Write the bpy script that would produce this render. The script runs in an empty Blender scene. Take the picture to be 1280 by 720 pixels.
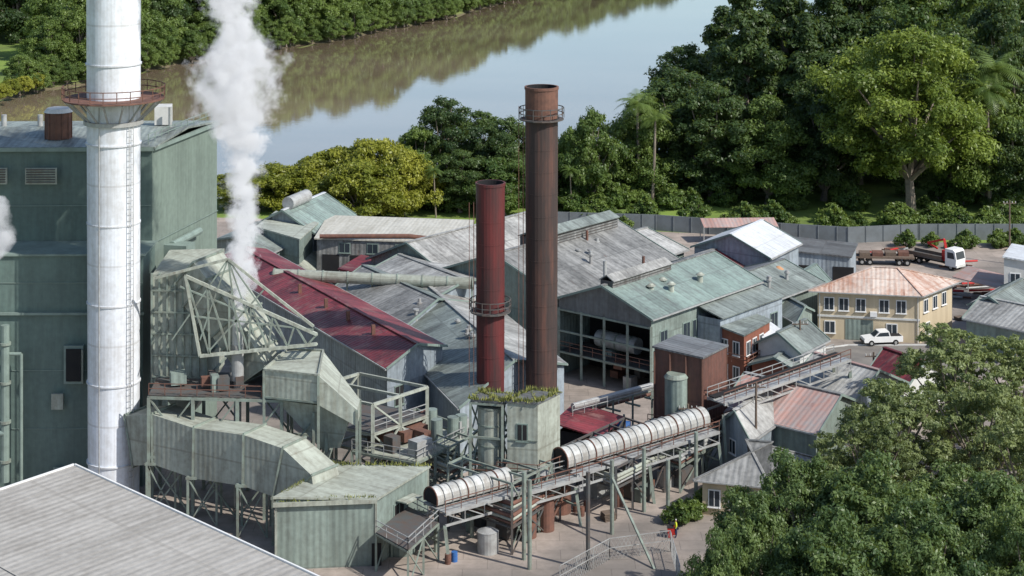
import bpy, math, random, bmesh
import numpy as np
from mathutils import Vector
random.seed(7); rng=np.random.default_rng(7)
# ---------------------------------------------------------------- survey (level camera with lens shift, metres)
CH=70.0; F=2415.0; SH=602.0
def G(u,v,z=0.0):
    Y=(CH-z)*F/(v-360+SH); return Vector(((u-640)/F*Y,Y,z))
def ZV(Y,v): return CH-Y*(v-360+SH)/F
def XU(u,Y,z=0.0): return (u-640)/F*Y
def D(u,v,Y): return Vector((XU(u,Y),Y,ZV(Y,v)))
V=Vector
# ---------------------------------------------------------------- materials
def new_mat(name):
    m=bpy.data.materials.new(name); m.use_nodes=True
    nt=m.node_tree; nt.nodes.clear()
    o=nt.nodes.new('ShaderNodeOutputMaterial'); b=nt.nodes.new('ShaderNodeBsdfPrincipled')
    nt.links.new(b.outputs[0],o.inputs[0])
    return m,nt,b,o
def N(nt,t,**kw):
    n=nt.nodes.new(t)
    for k,v in kw.items(): setattr(n,k,v)
    return n
def math_n(nt,op,a,b=None,c=None,clamp=False):
    n=N(nt,'ShaderNodeMath',operation=op); n.use_clamp=clamp
    for i,x in enumerate((a,b,c)):
        if x is None: continue
        if isinstance(x,(int,float)): n.inputs[i].default_value=x
        else: nt.links.new(x,n.inputs[i])
    return n.outputs[0]
def mixc(nt,f,a,b,bt='MIX'):
    n=N(nt,'ShaderNodeMix',data_type='RGBA',blend_type=bt)
    for s,x in ((n.inputs[0],f),(n.inputs[6],a),(n.inputs[7],b)):
        if isinstance(x,(int,float)): s.default_value=x
        elif isinstance(x,(tuple,list)): s.default_value=(x[0],x[1],x[2],1)
        else: nt.links.new(x,s)
    return n.outputs[2]
def noise_n(nt,vec,scale,detail=4,rough=.55):
    n=N(nt,'ShaderNodeTexNoise'); n.inputs['Scale'].default_value=scale
    n.inputs['Detail'].default_value=detail; n.inputs['Roughness'].default_value=rough
    nt.links.new(vec,n.inputs['Vector']); return n.outputs[0]
def ramp(nt,f,lo,hi):
    n=N(nt,'ShaderNodeMapRange'); n.inputs[1].default_value=lo; n.inputs[2].default_value=hi
    nt.links.new(f,n.inputs[0]); return n.outputs[0]
def vmul(nt,vec,s):
    n=N(nt,'ShaderNodeVectorMath',operation='MULTIPLY'); nt.links.new(vec,n.inputs[0]); n.inputs[1].default_value=s
    return n.outputs[0]
def sheet(name,col,dirt=None,period=.6,dirtamt=.6,rough=.5,rib=.3,var=.25,sheetw=1.6,rust=0,metal=0.0,sheetl=7.0,rustcol=(.15,.06,.032)):
    m,nt,b,o=new_mat(name)
    uv=N(nt,'ShaderNodeTexCoord'); UV=uv.outputs['UV']; oi=N(nt,'ShaderNodeObjectInfo')
    sp=N(nt,'ShaderNodeSeparateXYZ'); nt.links.new(UV,sp.inputs[0]); u=sp.outputs[0]; v=sp.outputs[1]
    dirt=dirt or tuple(c*.45 for c in col)
    cu=math_n(nt,'FLOOR',math_n(nt,'DIVIDE',u,sheetw)); cv=math_n(nt,'FLOOR',math_n(nt,'DIVIDE',v,sheetl))
    cx=N(nt,'ShaderNodeCombineXYZ'); nt.links.new(cu,cx.inputs[0]); nt.links.new(cv,cx.inputs[1])
    wn=N(nt,'ShaderNodeTexWhiteNoise',noise_dimensions='2D'); nt.links.new(cx.outputs[0],wn.inputs['Vector'])
    g=uv.outputs['Object']
    streak=noise_n(nt,vmul(nt,UV,(1.5,.11,1)),1.0,5,.7)
    patch=noise_n(nt,g,.16,5,.6)
    fine=noise_n(nt,g,1.7,4,.6)
    f=math_n(nt,'ADD',math_n(nt,'MULTIPLY',streak,.55),math_n(nt,'MULTIPLY',patch,.45))
    f=math_n(nt,'ADD',f,math_n(nt,'MULTIPLY',math_n(nt,'SUBTRACT',fine,.5),.4))
    f=ramp(nt,f,.38,.62)
    c=mixc(nt,math_n(nt,'MULTIPLY',f,dirtamt),col,dirt)
    sv=math_n(nt,'ADD',math_n(nt,'MULTIPLY',wn.outputs[0],var),1-var/2)
    sv=math_n(nt,'MULTIPLY',sv,math_n(nt,'ADD',math_n(nt,'MULTIPLY',oi.outputs['Random'],.2),.9))
    s=math_n(nt,'SINE',math_n(nt,'MULTIPLY',u,2*math.pi/period))
    cc=N(nt,'ShaderNodeCombineColor')
    for i in range(3): nt.links.new(sv,cc.inputs[i])
    c=mixc(nt,1.0,c,cc.outputs[0],'MULTIPLY')
    lap=math_n(nt,'LESS_THAN',math_n(nt,'FRACT',math_n(nt,'DIVIDE',v,sheetl)),.025)
    c=mixc(nt,math_n(nt,'MULTIPLY',lap,.45),c,dirt)
    if rust>0:
        rn=math_n(nt,'ADD',math_n(nt,'MULTIPLY',noise_n(nt,vmul(nt,g,(.5,.5,.3)),.55,7,.7),.6),math_n(nt,'MULTIPLY',streak,.4))
        rf=ramp(nt,rn,.63-.3*rust,.71-.22*rust)
        c=mixc(nt,math_n(nt,'MULTIPLY',rf,.85),c,rustcol)
    nt.links.new(c,b.inputs['Base Color'])
    b.inputs['Roughness'].default_value=rough; b.inputs['Metallic'].default_value=metal
    b.inputs['Specular IOR Level'].default_value=.35
    bp=N(nt,'ShaderNodeBump'); bp.inputs['Strength'].default_value=rib; bp.inputs['Distance'].default_value=.05
    nt.links.new(s,bp.inputs['Height']); nt.links.new(bp.outputs[0],b.inputs['Normal'])
    return m
def plain(name,col,col2=None,scale=.6,rough=.6,metal=0,amt=.6,vert=False,lo=.4,hi=.65):
    m,nt,b,o=new_mat(name)
    tc=N(nt,'ShaderNodeTexCoord'); g=tc.outputs['Object']
    if vert: g=vmul(nt,g,(1,1,.12))
    col2=col2 or tuple(c*.5 for c in col)
    f=ramp(nt,noise_n(nt,g,scale,6,.65),lo,hi)
    c=mixc(nt,math_n(nt,'MULTIPLY',f,amt),col,col2)
    nt.links.new(c,b.inputs['Base Color']); b.inputs['Roughness'].default_value=rough; b.inputs['Metallic'].default_value=metal
    b.inputs['Specular IOR Level'].default_value=.3
    return m
M={}
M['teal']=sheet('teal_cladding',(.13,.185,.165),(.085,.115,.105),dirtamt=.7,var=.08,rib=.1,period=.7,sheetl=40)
M['teallit']=sheet('teal_cladding_sunlit',(.19,.24,.205),(.12,.15,.13),dirtamt=.7,var=.08,rib=.1,period=.7,sheetl=40)  # lighter teal copy: sunlight on the right-hand wall put into the colour
M['tealtrim']=plain('teal_trim',(.22,.28,.25),rough=.5,amt=.5)
M['palegreen']=sheet('pale_green_sheet',(.4,.43,.37),(.18,.175,.14),dirtamt=.75,var=.12,rust=.06,rib=.15)
M['greenwall']=sheet('green_wall_sheet',(.23,.285,.255),(.12,.135,.12),dirtamt=.7,var=.25)
M['bluegrey']=sheet('blue_grey_sheet',(.31,.36,.4),(.14,.155,.165),dirtamt=.7,var=.25)
M['greyroof']=sheet('grey_roof_sheet',(.28,.28,.27),(.1,.1,.095),dirtamt=.95,var=.45,rust=.12)
M['lightgrey']=sheet('light_galvanised_roof',(.41,.41,.39),(.16,.155,.145),dirtamt=.95,var=.4,rust=.12)
M['darkroof']=sheet('dark_roof_sheet',(.16,.17,.175),(.09,.085,.085),dirtamt=.8,var=.35)
M['greengrey']=sheet('green_grey_roof',(.24,.275,.255),(.11,.12,.11),dirtamt=.9,var=.45,rust=.1)
M['tealroof']=sheet('teal_roof_sheet',(.22,.29,.26),(.13,.15,.14),dirtamt=.95,var=.35,rust=.08)
M['cream']=sheet('cream_roof_sheet',(.58,.56,.49),(.34,.31,.24),dirtamt=.7,var=.12,rib=.15)
M['beige']=sheet('beige_roof_sheet',(.44,.42,.385),(.29,.27,.24),dirtamt=.9,var=.08,period=.8,rib=.3,rough=.55,sheetw=2.4,sheetl=14)
M['red']=sheet('red_roof_sheet',(.2,.035,.042),(.08,.022,.025),dirtamt=.95,var=.6,rust=.4,sheetl=4,sheetw=1.8,rustcol=(.26,.14,.125))
M['rustroof']=sheet('rusty_roof_sheet',(.54,.46,.4),(.36,.2,.14),dirtamt=.95,var=.2,rust=.3,rustcol=(.3,.13,.08))
M['pinkroof']=sheet('faded_red_roof',(.42,.24,.2),(.34,.31,.3),dirtamt=.95,var=.3,rust=.25,rustcol=(.22,.08,.06))
M['brownwall']=sheet('brown_sheet',(.16,.075,.058),(.08,.05,.042),dirtamt=.8,var=.3,rust=.25)
M['whiteroof']=sheet('white_roof_sheet',(.62,.65,.68),(.38,.38,.38),dirtamt=.7,var=.1)
M['silver']=sheet('silver_gallery_sheet',(.52,.54,.53),(.26,.24,.21),dirtamt=.9,var=.25,rib=.3,period=.6,sheetw=1.2,sheetl=50,rust=.04,rough=.55)
M['stack']=sheet('white_stack_paint',(.7,.73,.78),(.42,.41,.4),dirtamt=.65,var=.02,rib=.0,rough=.45,rust=.03,sheetl=8)
M['brick']=plain('red_brick',(.26,.1,.065),(.14,.07,.05),1.5,.9)
M['creamwall']=plain('cream_render',(.55,.46,.32),(.38,.31,.21),.8,.8,vert=True)
M['whitewall']=plain('white_wall',(.6,.6,.58),(.4,.4,.37),.7,.7)
M['darkchim']=plain('sooty_chimney_steel',(.055,.04,.037),(.15,.07,.052),.9,.7,vert=True,amt=.8,lo=.45,hi=.7)
M['rustchim']=plain('rusty_steel',(.18,.09,.065),(.07,.045,.04),1.2,.8)
M['redchim']=plain('oxide_red_steel',(.13,.03,.03),(.05,.03,.03),.9,.55,vert=True,amt=.9)
M['steel']=plain('green_steelwork',(.24,.29,.25),(.13,.11,.09),1.0,.6)
M['dsteel']=plain('dark_steelwork',(.09,.095,.095),(.12,.07,.05),1.0,.7)
M['gsteel']=plain('galvanised_steel',(.42,.43,.42),(.22,.2,.19),1.0,.5,metal=.2)
M['glass']=plain('window_glass',(.03,.04,.05),(.05,.06,.07),.5,.08,amt=.5)
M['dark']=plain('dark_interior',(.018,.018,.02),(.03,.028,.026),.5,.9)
M['white']=plain('white_paint',(.75,.75,.74),(.5,.48,.44),.8,.4,amt=.25)
M['redpaint']=plain('red_paint',(.5,.035,.03),rough=.4,amt=.4)
M['rubber']=plain('tyre_rubber',(.02,.02,.02),rough=.9)
M['tan']=plain('tan_tank_paint',(.5,.27,.14),(.3,.16,.09),.8,.6)
M['skin']=plain('skin',(.45,.27,.2),rough=.6,amt=.1)
M['hivis']=plain('hi_vis_cloth',(.7,.75,.05),rough=.8,amt=.2)
M['navy']=plain('navy_cloth',(.03,.04,.09),rough=.9,amt=.2)
M['wood']=plain('weathered_timber',(.16,.12,.09),(.09,.07,.06),2,.9)
M['bluebin']=plain('blue_paint',(.05,.15,.4),rough=.5,amt=.3)
M['moss']=plain('dry_grass_tuft',(.27,.27,.08),(.1,.13,.04),3,.9,amt=1)
M['fence']=plain('weathered_fence_panels',(.17,.19,.2),(.11,.12,.12),.5,.7)

# ---------------------------------------------------------------- builder
class O:
    def __init__(s,name): s.name=name; s.parts={}
    def p(s,part,mat):
        k=(part,mat)
        if k not in s.parts: s.parts[k]=dict(v=[],f=[],uv=[],sm=[])
        return s.parts[k]
    def poly(s,part,mat,pts,smooth=False,uvs=None):
        P=s.p(part,mat); i=len(P['v']); pts=[V(q) for q in pts]
        P['v'].extend(pts); P['f'].append(list(range(i,i+len(pts)))); P['sm'].append(smooth)
        if uvs is None:
            n=V((0,0,0))
            for a in range(len(pts)):
                n+= (pts[a]-pts[0]).cross(pts[(a+1)%len(pts)]-pts[0])
            if n.length<1e-9: n=V((0,0,1))
            n.normalize()
            if abs(n.z)>.9995: ua=(pts[1]-pts[0]); ua.z=0; ua=ua.normalized() if ua.length>1e-6 else V((1,0,0))
            else: ua=V((0,0,1)).cross(n).normalized()
            va=n.cross(ua)
            uvs=[(q.dot(ua),q.dot(va)) for q in pts]
        P['uv'].extend(uvs)
    def hexa(s,part,mat,b,t):
        s.poly(part,mat,b[::-1]); s.poly(part,mat,t)
        for i in range(4):
            j=(i+1)%4; s.poly(part,mat,[b[i],b[j],t[j],t[i]])
    def box(s,part,mat,c,size,ang=0):
        c=V(c); a=V((math.cos(ang),math.sin(ang),0)); b=V((-a.y,a.x,0)); z=V((0,0,1))
        hx,hy,hz=size[0]/2,size[1]/2,size[2]/2
        q=[c-a*hx-b*hy,c+a*hx-b*hy,c+a*hx+b*hy,c-a*hx+b*hy]
        s.hexa(part,mat,[x-z*hz for x in q],[x+z*hz for x in q])
    def beam(s,part,mat,p,q,w=.25,h=None):
        p=V(p);q=V(q);h=h or w;d=(q-p)
        if d.length<1e-5:return
        d.normalize(); up=V((0,0,1)) if abs(d.z)<.95 else V((1,0,0))
        a=d.cross(up).normalized()*w/2; b=a.cross(d).normalized()*h/2
        B=[p-a-b,p+a-b,p+a+b,p-a+b]; T=[x+(q-p) for x in B]
        s.hexa(part,mat,B,T)
    def tube(s,part,mat,p,q,r,r2=None,n=16,caps=True):
        p=V(p);q=V(q);r2=r if r2 is None else r2;d=(q-p);L=d.length
        if L<1e-5:return
        d.normalize(); up=V((0,0,1)) if abs(d.z)<.95 else V((1,0,0))
        a=d.cross(up).normalized(); b=a.cross(d).normalized()
        R=lambda i,rr:(a*math.cos(2*math.pi*i/n)+b*math.sin(2*math.pi*i/n))*rr
        for i in range(n):
            j=i+1
            s.poly(part,mat,[p+R(j,r),p+R(i,r),q+R(i,r2),q+R(j,r2)],True,
              [(j*2*math.pi*r/n,0),(i*2*math.pi*r/n,0),(i*2*math.pi*r/n,L),(j*2*math.pi*r/n,L)])
        if caps:
            s.poly(part,mat,[p+R(i,r) for i in range(n)]); s.poly(part,mat,[q+R(i,r2) for i in range(n)][::-1])
    def pipe(s,part,mat,pts,r,n=10):
        for a,b in zip(pts[:-1],pts[1:]): s.tube(part,mat,a,b,r,n=n)
    def slab(s,part,mat,pts,t=.15):
        pts=[V(q) for q in pts]; n=(pts[1]-pts[0]).cross(pts[2]-pts[0]).normalized()
        if n.z<0: n=-n
        s.poly(part,mat,pts if (pts[1]-pts[0]).cross(pts[2]-pts[0]).z>0 else pts[::-1])
        lo=[q-n*t for q in pts]; s.poly(part,mat,lo[::-1])
        for i in range(len(pts)):
            j=(i+1)%len(pts); s.poly(part,mat,[lo[i],lo[j],pts[j],pts[i]])
    def done(s):
        allv=[v for P in s.parts.values() for v in P['v']]
        if not allv: return
        mn=V((min(v.x for v in allv),min(v.y for v in allv),min(v.z for v in allv)))
        mx=V((max(v.x for v in allv),max(v.y for v in allv),0))
        org=V(((mn.x+mx.x)/2,(mn.y+mx.y)/2,mn.z))
        root=None
        multi=len(s.parts)>1
        if multi:
            root=bpy.data.objects.new(s.name,None); root.location=org; bpy.context.collection.objects.link(root)
        for (pn,mt),P in s.parts.items():
            me=bpy.data.meshes.new(s.name+'_'+pn)
            me.from_pydata([v-org for v in P['v']],[],P['f'])
            me.materials.append(M[mt])
            uvl=me.uv_layers.new(name='UVMap'); fl=[c for t in P['uv'] for c in t]
            uvl.data.foreach_set('uv',fl)
            me.polygons.foreach_set('use_smooth',P['sm'])
            ob=bpy.data.objects.new(pn if multi else s.name,me); bpy.context.collection.objects.link(ob)
            if multi: ob.parent=root
            else: ob.location=org
        return root
def xy(p): return V((p[0],p[1],0))
def at(p,z): return V((p[0],p[1],z))
def foot(z,left,near,right):
    l=G(*left,z);n=G(*near,z);r=G(*right,z); return [xy(n),xy(r),xy(l+r-n),xy(l)]
def rect(p,ang,L,W):
    a=V((math.cos(ang),math.sin(ang),0));b=V((-a.y,a.x,0));p=xy(p)
    return [p,p+a*L,p+a*L+b*W,p+b*W]
def walls(o,fp,z0,z1,mat,part='walls'):
    for i in range(4):
        j=(i+1)%4; o.poly(part,mat,[at(fp[i],z0),at(fp[j],z0),at(fp[j],z1),at(fp[i],z1)])
def flat(o,fp,z,wm,rm,z0=0,over=.3,tilt=0,t=.2):
    walls(o,fp,z0,z-.02,wm)
    c=sum(fp,V((0,0,0)))/4
    q=[]
    for i,p in enumerate(fp):
        d=(p-c); e=p+d.normalized()*over; q.append(at(e,z+t+(tilt if i in(2,3) else 0)))
    if tilt:
        for i,j in((1,2),(3,0)): o.poly('walls',wm,[at(fp[i],z-.02),at(fp[j],z-.02),at(fp[j],z+tilt*(j in(2,3))),at(fp[i],z+tilt*(i in(2,3)))])
        o.poly('walls',wm,[at(fp[2],z-.02),at(fp[3],z-.02),at(fp[3],z+tilt),at(fp[2],z+tilt)])
    o.slab('roof',rm,q,t)
def gable(o,fp,ze,zr,wm,rm,z0=0,oh=.5,rm2=None,gw=None,skip=()):
    p0,p1,p2,p3=fp; a=(p1-p0).normalized(); m0=(p0+p3)/2; m1=(p1+p2)/2; gw=gw or wm
    if 0 not in skip:o.poly('walls',wm,[at(p0,z0),at(p1,z0),at(p1,ze),at(p0,ze)])
    if 2 not in skip:o.poly('walls',wm,[at(p2,z0),at(p3,z0),at(p3,ze),at(p2,ze)])
    if 1 not in skip:o.poly('gable_walls',gw,[at(p1,z0),at(p2,z0),at(p2,ze),at(m1,zr),at(p1,ze)])
    if 3 not in skip:o.poly('gable_walls',gw,[at(p3,z0),at(p0,z0),at(p0,ze),at(m0,zr),at(p3,ze)])
    w=(p0-m0).length; sl=(zr-ze)/w; b=(p0-m0).normalized()
    t=.14
    def rp(base,sgn,along): return at(base+b*sgn*(w+oh)+a*along,ze-sl*oh+t)
    o.slab('roof',rm,[rp(m0,1,-oh),rp(m1,1,oh),at(m1+a*oh,zr+t),at(m0-a*oh,zr+t)],t-.01)
    o.slab('roof',rm2 or rm,[at(m0-a*oh,zr+t),at(m1+a*oh,zr+t),rp(m1,-1,oh),rp(m0,-1,-oh)],t-.01)
    o.beam('ridge_cap',rm2 or rm,at(m0-a*oh,zr+t+.05),at(m1+a*oh,zr+t+.05),.5,.12)
    for sg in(1,-1): o.beam('gutters','gsteel',rp(m0,sg,-oh)+V((0,0,-.12))+b*.08*sg,rp(m1,sg,oh)+V((0,0,-.12))+b*.08*sg,.16,.16)
    for sg in(1,-1):
        for mm,al in((m0,-oh-.06),(m1,oh+.06)): o.beam('barge_boards','tealtrim',rp(mm,sg,al)+V((0,0,-.02)),at(mm+a*al,zr+t-.02),.1,.26)
def hip(o,fp,ze,zr,wm,rm,z0=0,oh=.6,inset=None):
    walls(o,fp,z0,ze,wm)
    p0,p1,p2,p3=fp; a=(p1-p0).normalized(); b=(p3-p0).normalized(); W=(p3-p0).length; ins=inset or W/2
    e=[p0-a*oh-b*oh,p1+a*oh-b*oh,p2+a*oh+b*oh,p3-a*oh+b*oh]; z=ze-.1
    m0=(p0+p3)/2+a*ins; m1=(p1+p2)/2-a*ins
    r0,r1=at(m0,zr),at(m1,zr); E=[at(x,z) for x in e]
    o.poly('roof',rm,[E[0],E[1],r1,r0]); o.poly('roof',rm,[E[1],E[2],r1]); o.poly('roof',rm,[E[2],E[3],r0,r1]); o.poly('roof',rm,[E[3],E[0],r0])
    for i in range(4): o.beam('gutter','gsteel',E[i]-V((0,0,.05)),E[(i+1)%4]-V((0,0,.05)),.12,.14)
    for i,r in((0,r0),(1,r1),(2,r1),(3,r0)): o.beam('hip_caps',rm,E[i]+V((0,0,.05)),r+V((0,0,.05)),.3,.1)
    o.beam('hip_caps',rm,r0+V((0,0,.05)),r1+V((0,0,.05)),.3,.1)
    o.poly('soffit','whitewall',[x-V((0,0,.02)) for x in E[::-1]])
def wins(o,P,Q,lst,frame='white',glass='glass'):
    d=(xy(Q)-xy(P)); L=d.length; d.normalize(); n=V((d.y,-d.x,0)); ang=math.atan2(d.y,d.x)
    for s,w,z0,z1 in lst:
        c=xy(P)+d*s; zc=(z0+z1)/2
        o.box('window_frames',frame,at(c+n*.03,zc),(w+.24,.1,z1-z0+.24),ang)
        o.box('window_panes',glass,at(c+n*.06,zc),(w,.1,z1-z0),ang)
        o.box('window_frames',frame,at(c+n*.09,zc),(.07,.1,z1-z0),ang)
        o.box('window_sills',frame,at(c+n*.12,z0-.14),(w+.4,.2,.08),ang)
def dark_open(o,P,Q,s,w,z0,z1,mat='dark'):
    d=(xy(Q)-xy(P)).normalized(); n=V((d.y,-d.x,0)); ang=math.atan2(d.y,d.x)
    o.box('openings',mat,at(xy(P)+d*s+n*.02,(z0+z1)/2),(w,.08,z1-z0),ang)
def rail(o,pts,h=1.1,mat='gsteel',t=.07,sp=1.6):
    for a,b in zip(pts[:-1],pts[1:]):
        a=V(a);b=V(b);L=(b-a).length;n=max(1,int(L/sp))
        for k in(.55,1): o.beam('handrails',mat,a+V((0,0,h*k)),b+V((0,0,h*k)),t)
        for i in range(n+1):
            q=a.lerp(b,i/n); o.beam('handrails',mat,q,q+V((0,0,h)),t)
def frame(o,fp,z0,zs,mat='steel',w=.3,brace=True,nx=1,deck=None):
    top=zs[-1]
    P=[]
    for i in range(nx+1):
        a=fp[0].lerp(fp[1],i/nx); b=fp[3].lerp(fp[2],i/nx); P.append((a,b))
        o.beam('columns',mat,at(a,z0),at(a,top),w); o.beam('columns',mat,at(b,z0),at(b,top),w)
        for z in zs: o.beam('beams',mat,at(a,z),at(b,z),w*.8)
    for z in zs:
        for i in range(nx):
            for k in(0,1):
                o.beam('beams',mat,at(P[i][k],z),at(P[i+1][k],z),w*.8)
    if brace:
        zz=[z0]+list(zs)
        for i in range(nx):
            for k in (0,1):
                for a,b in zip(zz[:-1],zz[1:]):
                    if random.random()<.75: o.beam('bracing',mat,at(P[i][k],a),at(P[i+1][k],b),w*.5)
                    if random.random()<.5: o.beam('bracing',mat,at(P[i+1][k],a),at(P[i][k],b),w*.5)
    if deck:
        for z in zs: o.slab('deck',deck,[at(q,z+.2) for q in fp],.08)
def tufts(o,edges,n,h,z,mat='moss'):
    for i in range(n):
        a,b=random.choice(edges); q=V(a).lerp(V(b),random.random())+V((random.gauss(0,.12),random.gauss(0,.12),z)); hh=h*random.uniform(.3,1)*(1 if math.sin(q.x*2.1)+math.sin(q.y*1.7)>-.4 else .35)
        an=random.uniform(0,3.14); w=random.uniform(.05,.1); d=V((math.cos(an)*w,math.sin(an)*w,0)); t=q+V((random.gauss(0,.12),random.gauss(0,.12),hh))
        o.poly('grass_tufts',mat,[q-d,q+d,t])

# ---------------------------------------------------------------- world / light / camera
el=math.radians(43)
sundir=V((.84*math.cos(el),-.54*math.cos(el),math.sin(el))).normalized()
w=bpy.data.worlds.new("World"); bpy.context.scene.world=w; w.use_nodes=True
nt=w.node_tree; bg=nt.nodes['Background']; sky=nt.nodes.new('ShaderNodeTexSky'); sky.sky_type='NISHITA'; sky.sun_disc=False
sky.sun_elevation=math.asin(sundir.z); sky.sun_rotation=math.atan2(sundir.x,sundir.y); sky.dust_density=.9; sky.ozone_density=1.5
nt.links.new(sky.outputs[0],bg.inputs[0]); bg.inputs[1].default_value=.15
L=bpy.data.lights.new('sun','SUN'); L.energy=5.0; L.angle=math.radians(.5); L.color=(1,.96,.89)
lo=bpy.data.objects.new('sun',L); bpy.context.collection.objects.link(lo); lo.rotation_euler=sundir.to_track_quat('Z','Y').to_euler(); lo.location=(100,-50,150)
cam=bpy.data.cameras.new('camera'); cam.lens=F*36/1280; cam.sensor_width=36; cam.clip_end=9000; cam.clip_start=1; cam.shift_y=-SH/1280
co=bpy.data.objects.new('camera',cam); bpy.context.collection.objects.link(co); co.location=(0,0,CH); co.rotation_euler=(math.pi/2,0,0)
bpy.context.scene.camera=co
sc=bpy.context.scene; sc.view_settings.view_transform='Standard'; sc.view_settings.look='None'; sc.view_settings.exposure=0

# ---------------------------------------------------------------- terrain & river
river=np.array([(-900,300),(-300,335),(-200,345),(-60,350),(0,352),(18,358),(28,385),(45,430),(62,480),(88,550),(120,680),(180,900),(300,1300),
 (240,1330),(110,1000),(20,790),(-6,700),(-28,640),(-48,600),(-88,548),(-122,478),(-150,450),(-300,425),(-900,400)],float)
def inpoly(X,Y,P):
    ins=np.zeros(X.shape,bool); j=len(P)-1
    for i in range(len(P)):
        xi,yi=P[i];xj,yj=P[j]
        c=((yi>Y)!=(yj>Y))&(X<(xj-xi)*(Y-yi)/((yj-yi)+1e-12)+xi); ins^=c; j=i
    return ins
def dist(X,Y,P):
    dm=np.full(X.shape,1e9)
    for i in range(len(P)):
        a=P[i];b=P[(i+1)%len(P)];d=b-a;t=np.clip(((X-a[0])*d[0]+(Y-a[1])*d[1])/(d@d),0,1)
        dm=np.minimum(dm,np.hypot(X-a[0]-t*d[0],Y-a[1]-t*d[1]))
    return dm
xs=np.unique(np.concatenate([np.linspace(-5000,-320,14),np.arange(-320,330,5.0),np.linspace(330,5000,14)]))
ys=np.unique(np.concatenate([np.linspace(-3000,280,14),np.arange(300,1330,5.0),np.linspace(1335,7000,14)]))
X,Y=np.meshgrid(xs,ys); ins=inpoly(X,Y,river); dd=dist(X,Y,river); wob=1.5*np.sin(X*.13)+1.2*np.sin(Y*.17+X*.05)
sd=np.where(ins,dd,-dd)+wob
Z=-4.5*np.clip((sd+3)/9,0,1)
far=(Y>420)&(sd<-8)&(X<60)
Z=Z+np.where(far,np.clip((-sd-8)*.02,0,3),0)
nx,ny=len(xs),len(ys)
verts=np.stack([X.ravel(),Y.ravel(),Z.ravel()],1)
idx=np.arange(nx*ny).reshape(ny,nx)
fc=np.stack([idx[:-1,:-1].ravel(),idx[:-1,1:].ravel(),idx[1:,1:].ravel(),idx[1:,:-1].ravel()],1)
me=bpy.data.meshes.new('ground'); me.from_pydata(verts.tolist(),[],fc.tolist()); g=bpy.data.objects.new('ground',me); bpy.context.collection.objects.link(g)
for p in me.polygons: p.use_smooth=True
m,nt,b,o_=new_mat('grass_ground'); tc=N(nt,'ShaderNodeTexCoord').outputs['Object']
f=ramp(nt,noise_n(nt,tc,.05,6,.65),.4,.62); f2=ramp(nt,noise_n(nt,tc,.6,5,.7),.35,.7)
c=mixc(nt,f,(.17,.27,.04),(.08,.13,.03)); c=mixc(nt,math_n(nt,'MULTIPLY',f2,.5),c,(.24,.28,.06))
sp=N(nt,'ShaderNodeSeparateXYZ'); nt.links.new(tc,sp.inputs[0])
c=mixc(nt,ramp(nt,sp.outputs[2],-.4,-1.6),c,(.12,.09,.06))
nt.links.new(c,b.inputs['Base Color']); b.inputs['Roughness'].default_value=.95; me.materials.append(m)
me=bpy.data.meshes.new('river_water'); me.from_pydata([(-1200,250,-1.6),(500,250,-1.6),(500,1500,-1.6),(-1200,1500,-1.6)],[],[(0,1,2,3)])
wo=bpy.data.objects.new('river_water',me); bpy.context.collection.objects.link(wo)
m,nt,b,o_=new_mat('muddy_river_water'); tc=N(nt,'ShaderNodeTexCoord').outputs['Object']
f=ramp(nt,noise_n(nt,vmul(nt,tc,(.012,.03,1)),1,3),.4,.6)
nt.links.new(mixc(nt,f,(.26,.2,.13),(.32,.25,.17)),b.inputs['Base Color']); b.inputs['Roughness'].default_value=.6; b.inputs['Specular IOR Level'].default_value=0
gl=N(nt,'ShaderNodeBsdfGlossy'); gl.inputs['Roughness'].default_value=.03; gl.inputs['Color'].default_value=(.97,.99,1,1)
fr_=N(nt,'ShaderNodeFresnel'); fr_.inputs['IOR'].default_value=1.45
mx=N(nt,'ShaderNodeMixShader'); nt.links.new(math_n(nt,'MULTIPLY',fr_.outputs[0],1.5,clamp=True),mx.inputs[0]); nt.links.new(b.outputs[0],mx.inputs[1]); nt.links.new(gl.outputs[0],mx.inputs[2]); nt.links.new(mx.outputs[0],o_.inputs[0])
bp=N(nt,'ShaderNodeBump'); bp.inputs['Strength'].default_value=.07; bp.inputs['Distance'].default_value=.1
nt.links.new(noise_n(nt,vmul(nt,tc,(.6,1.2,1)),.7,3),bp.inputs['Height'])
for q in(gl,fr_): nt.links.new(bp.outputs[0],q.inputs['Normal'])
me.materials.append(m)
def sheetpoly(name,pts,z,mat):
    me=bpy.data.meshes.new(name); me.from_pydata([(p[0],p[1],z) for p in pts],[],[list(range(len(pts)))]); me.materials.append(mat)
    ob=bpy.data.objects.new(name,me); bpy.context.collection.objects.link(ob)
m,nt,b,o_=new_mat('yard_concrete'); tc=N(nt,'ShaderNodeTexCoord').outputs['Object']
f=ramp(nt,noise_n(nt,tc,.045,5,.6),.42,.6); f2=ramp(nt,noise_n(nt,tc,.3,8,.75),.38,.66)
c=mixc(nt,f,(.42,.35,.3),(.22,.195,.175)); c=mixc(nt,math_n(nt,'MULTIPLY',f2,.65),c,(.15,.13,.11))
br=N(nt,'ShaderNodeTexBrick'); br.inputs['Scale'].default_value=.11; br.inputs['Mortar Size'].default_value=.004; br.inputs['Color1'].default_value=(1,1,1,1); br.inputs['Color2'].default_value=(.92,.92,.92,1); br.inputs['Mortar'].default_value=(.65,.65,.65,1)
nt.links.new(tc,br.inputs['Vector']); c=mixc(nt,1,c,br.outputs[0],'MULTIPLY')
nt.links.new(c,b.inputs['Base Color']); b.inputs['Roughness'].default_value=.9
sheetpoly('concrete_yard',[(-130,105),(140,105),(140,303),(90,308),(52,312),(6,322),(-60,330),(-130,330)],.02,m)
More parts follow.
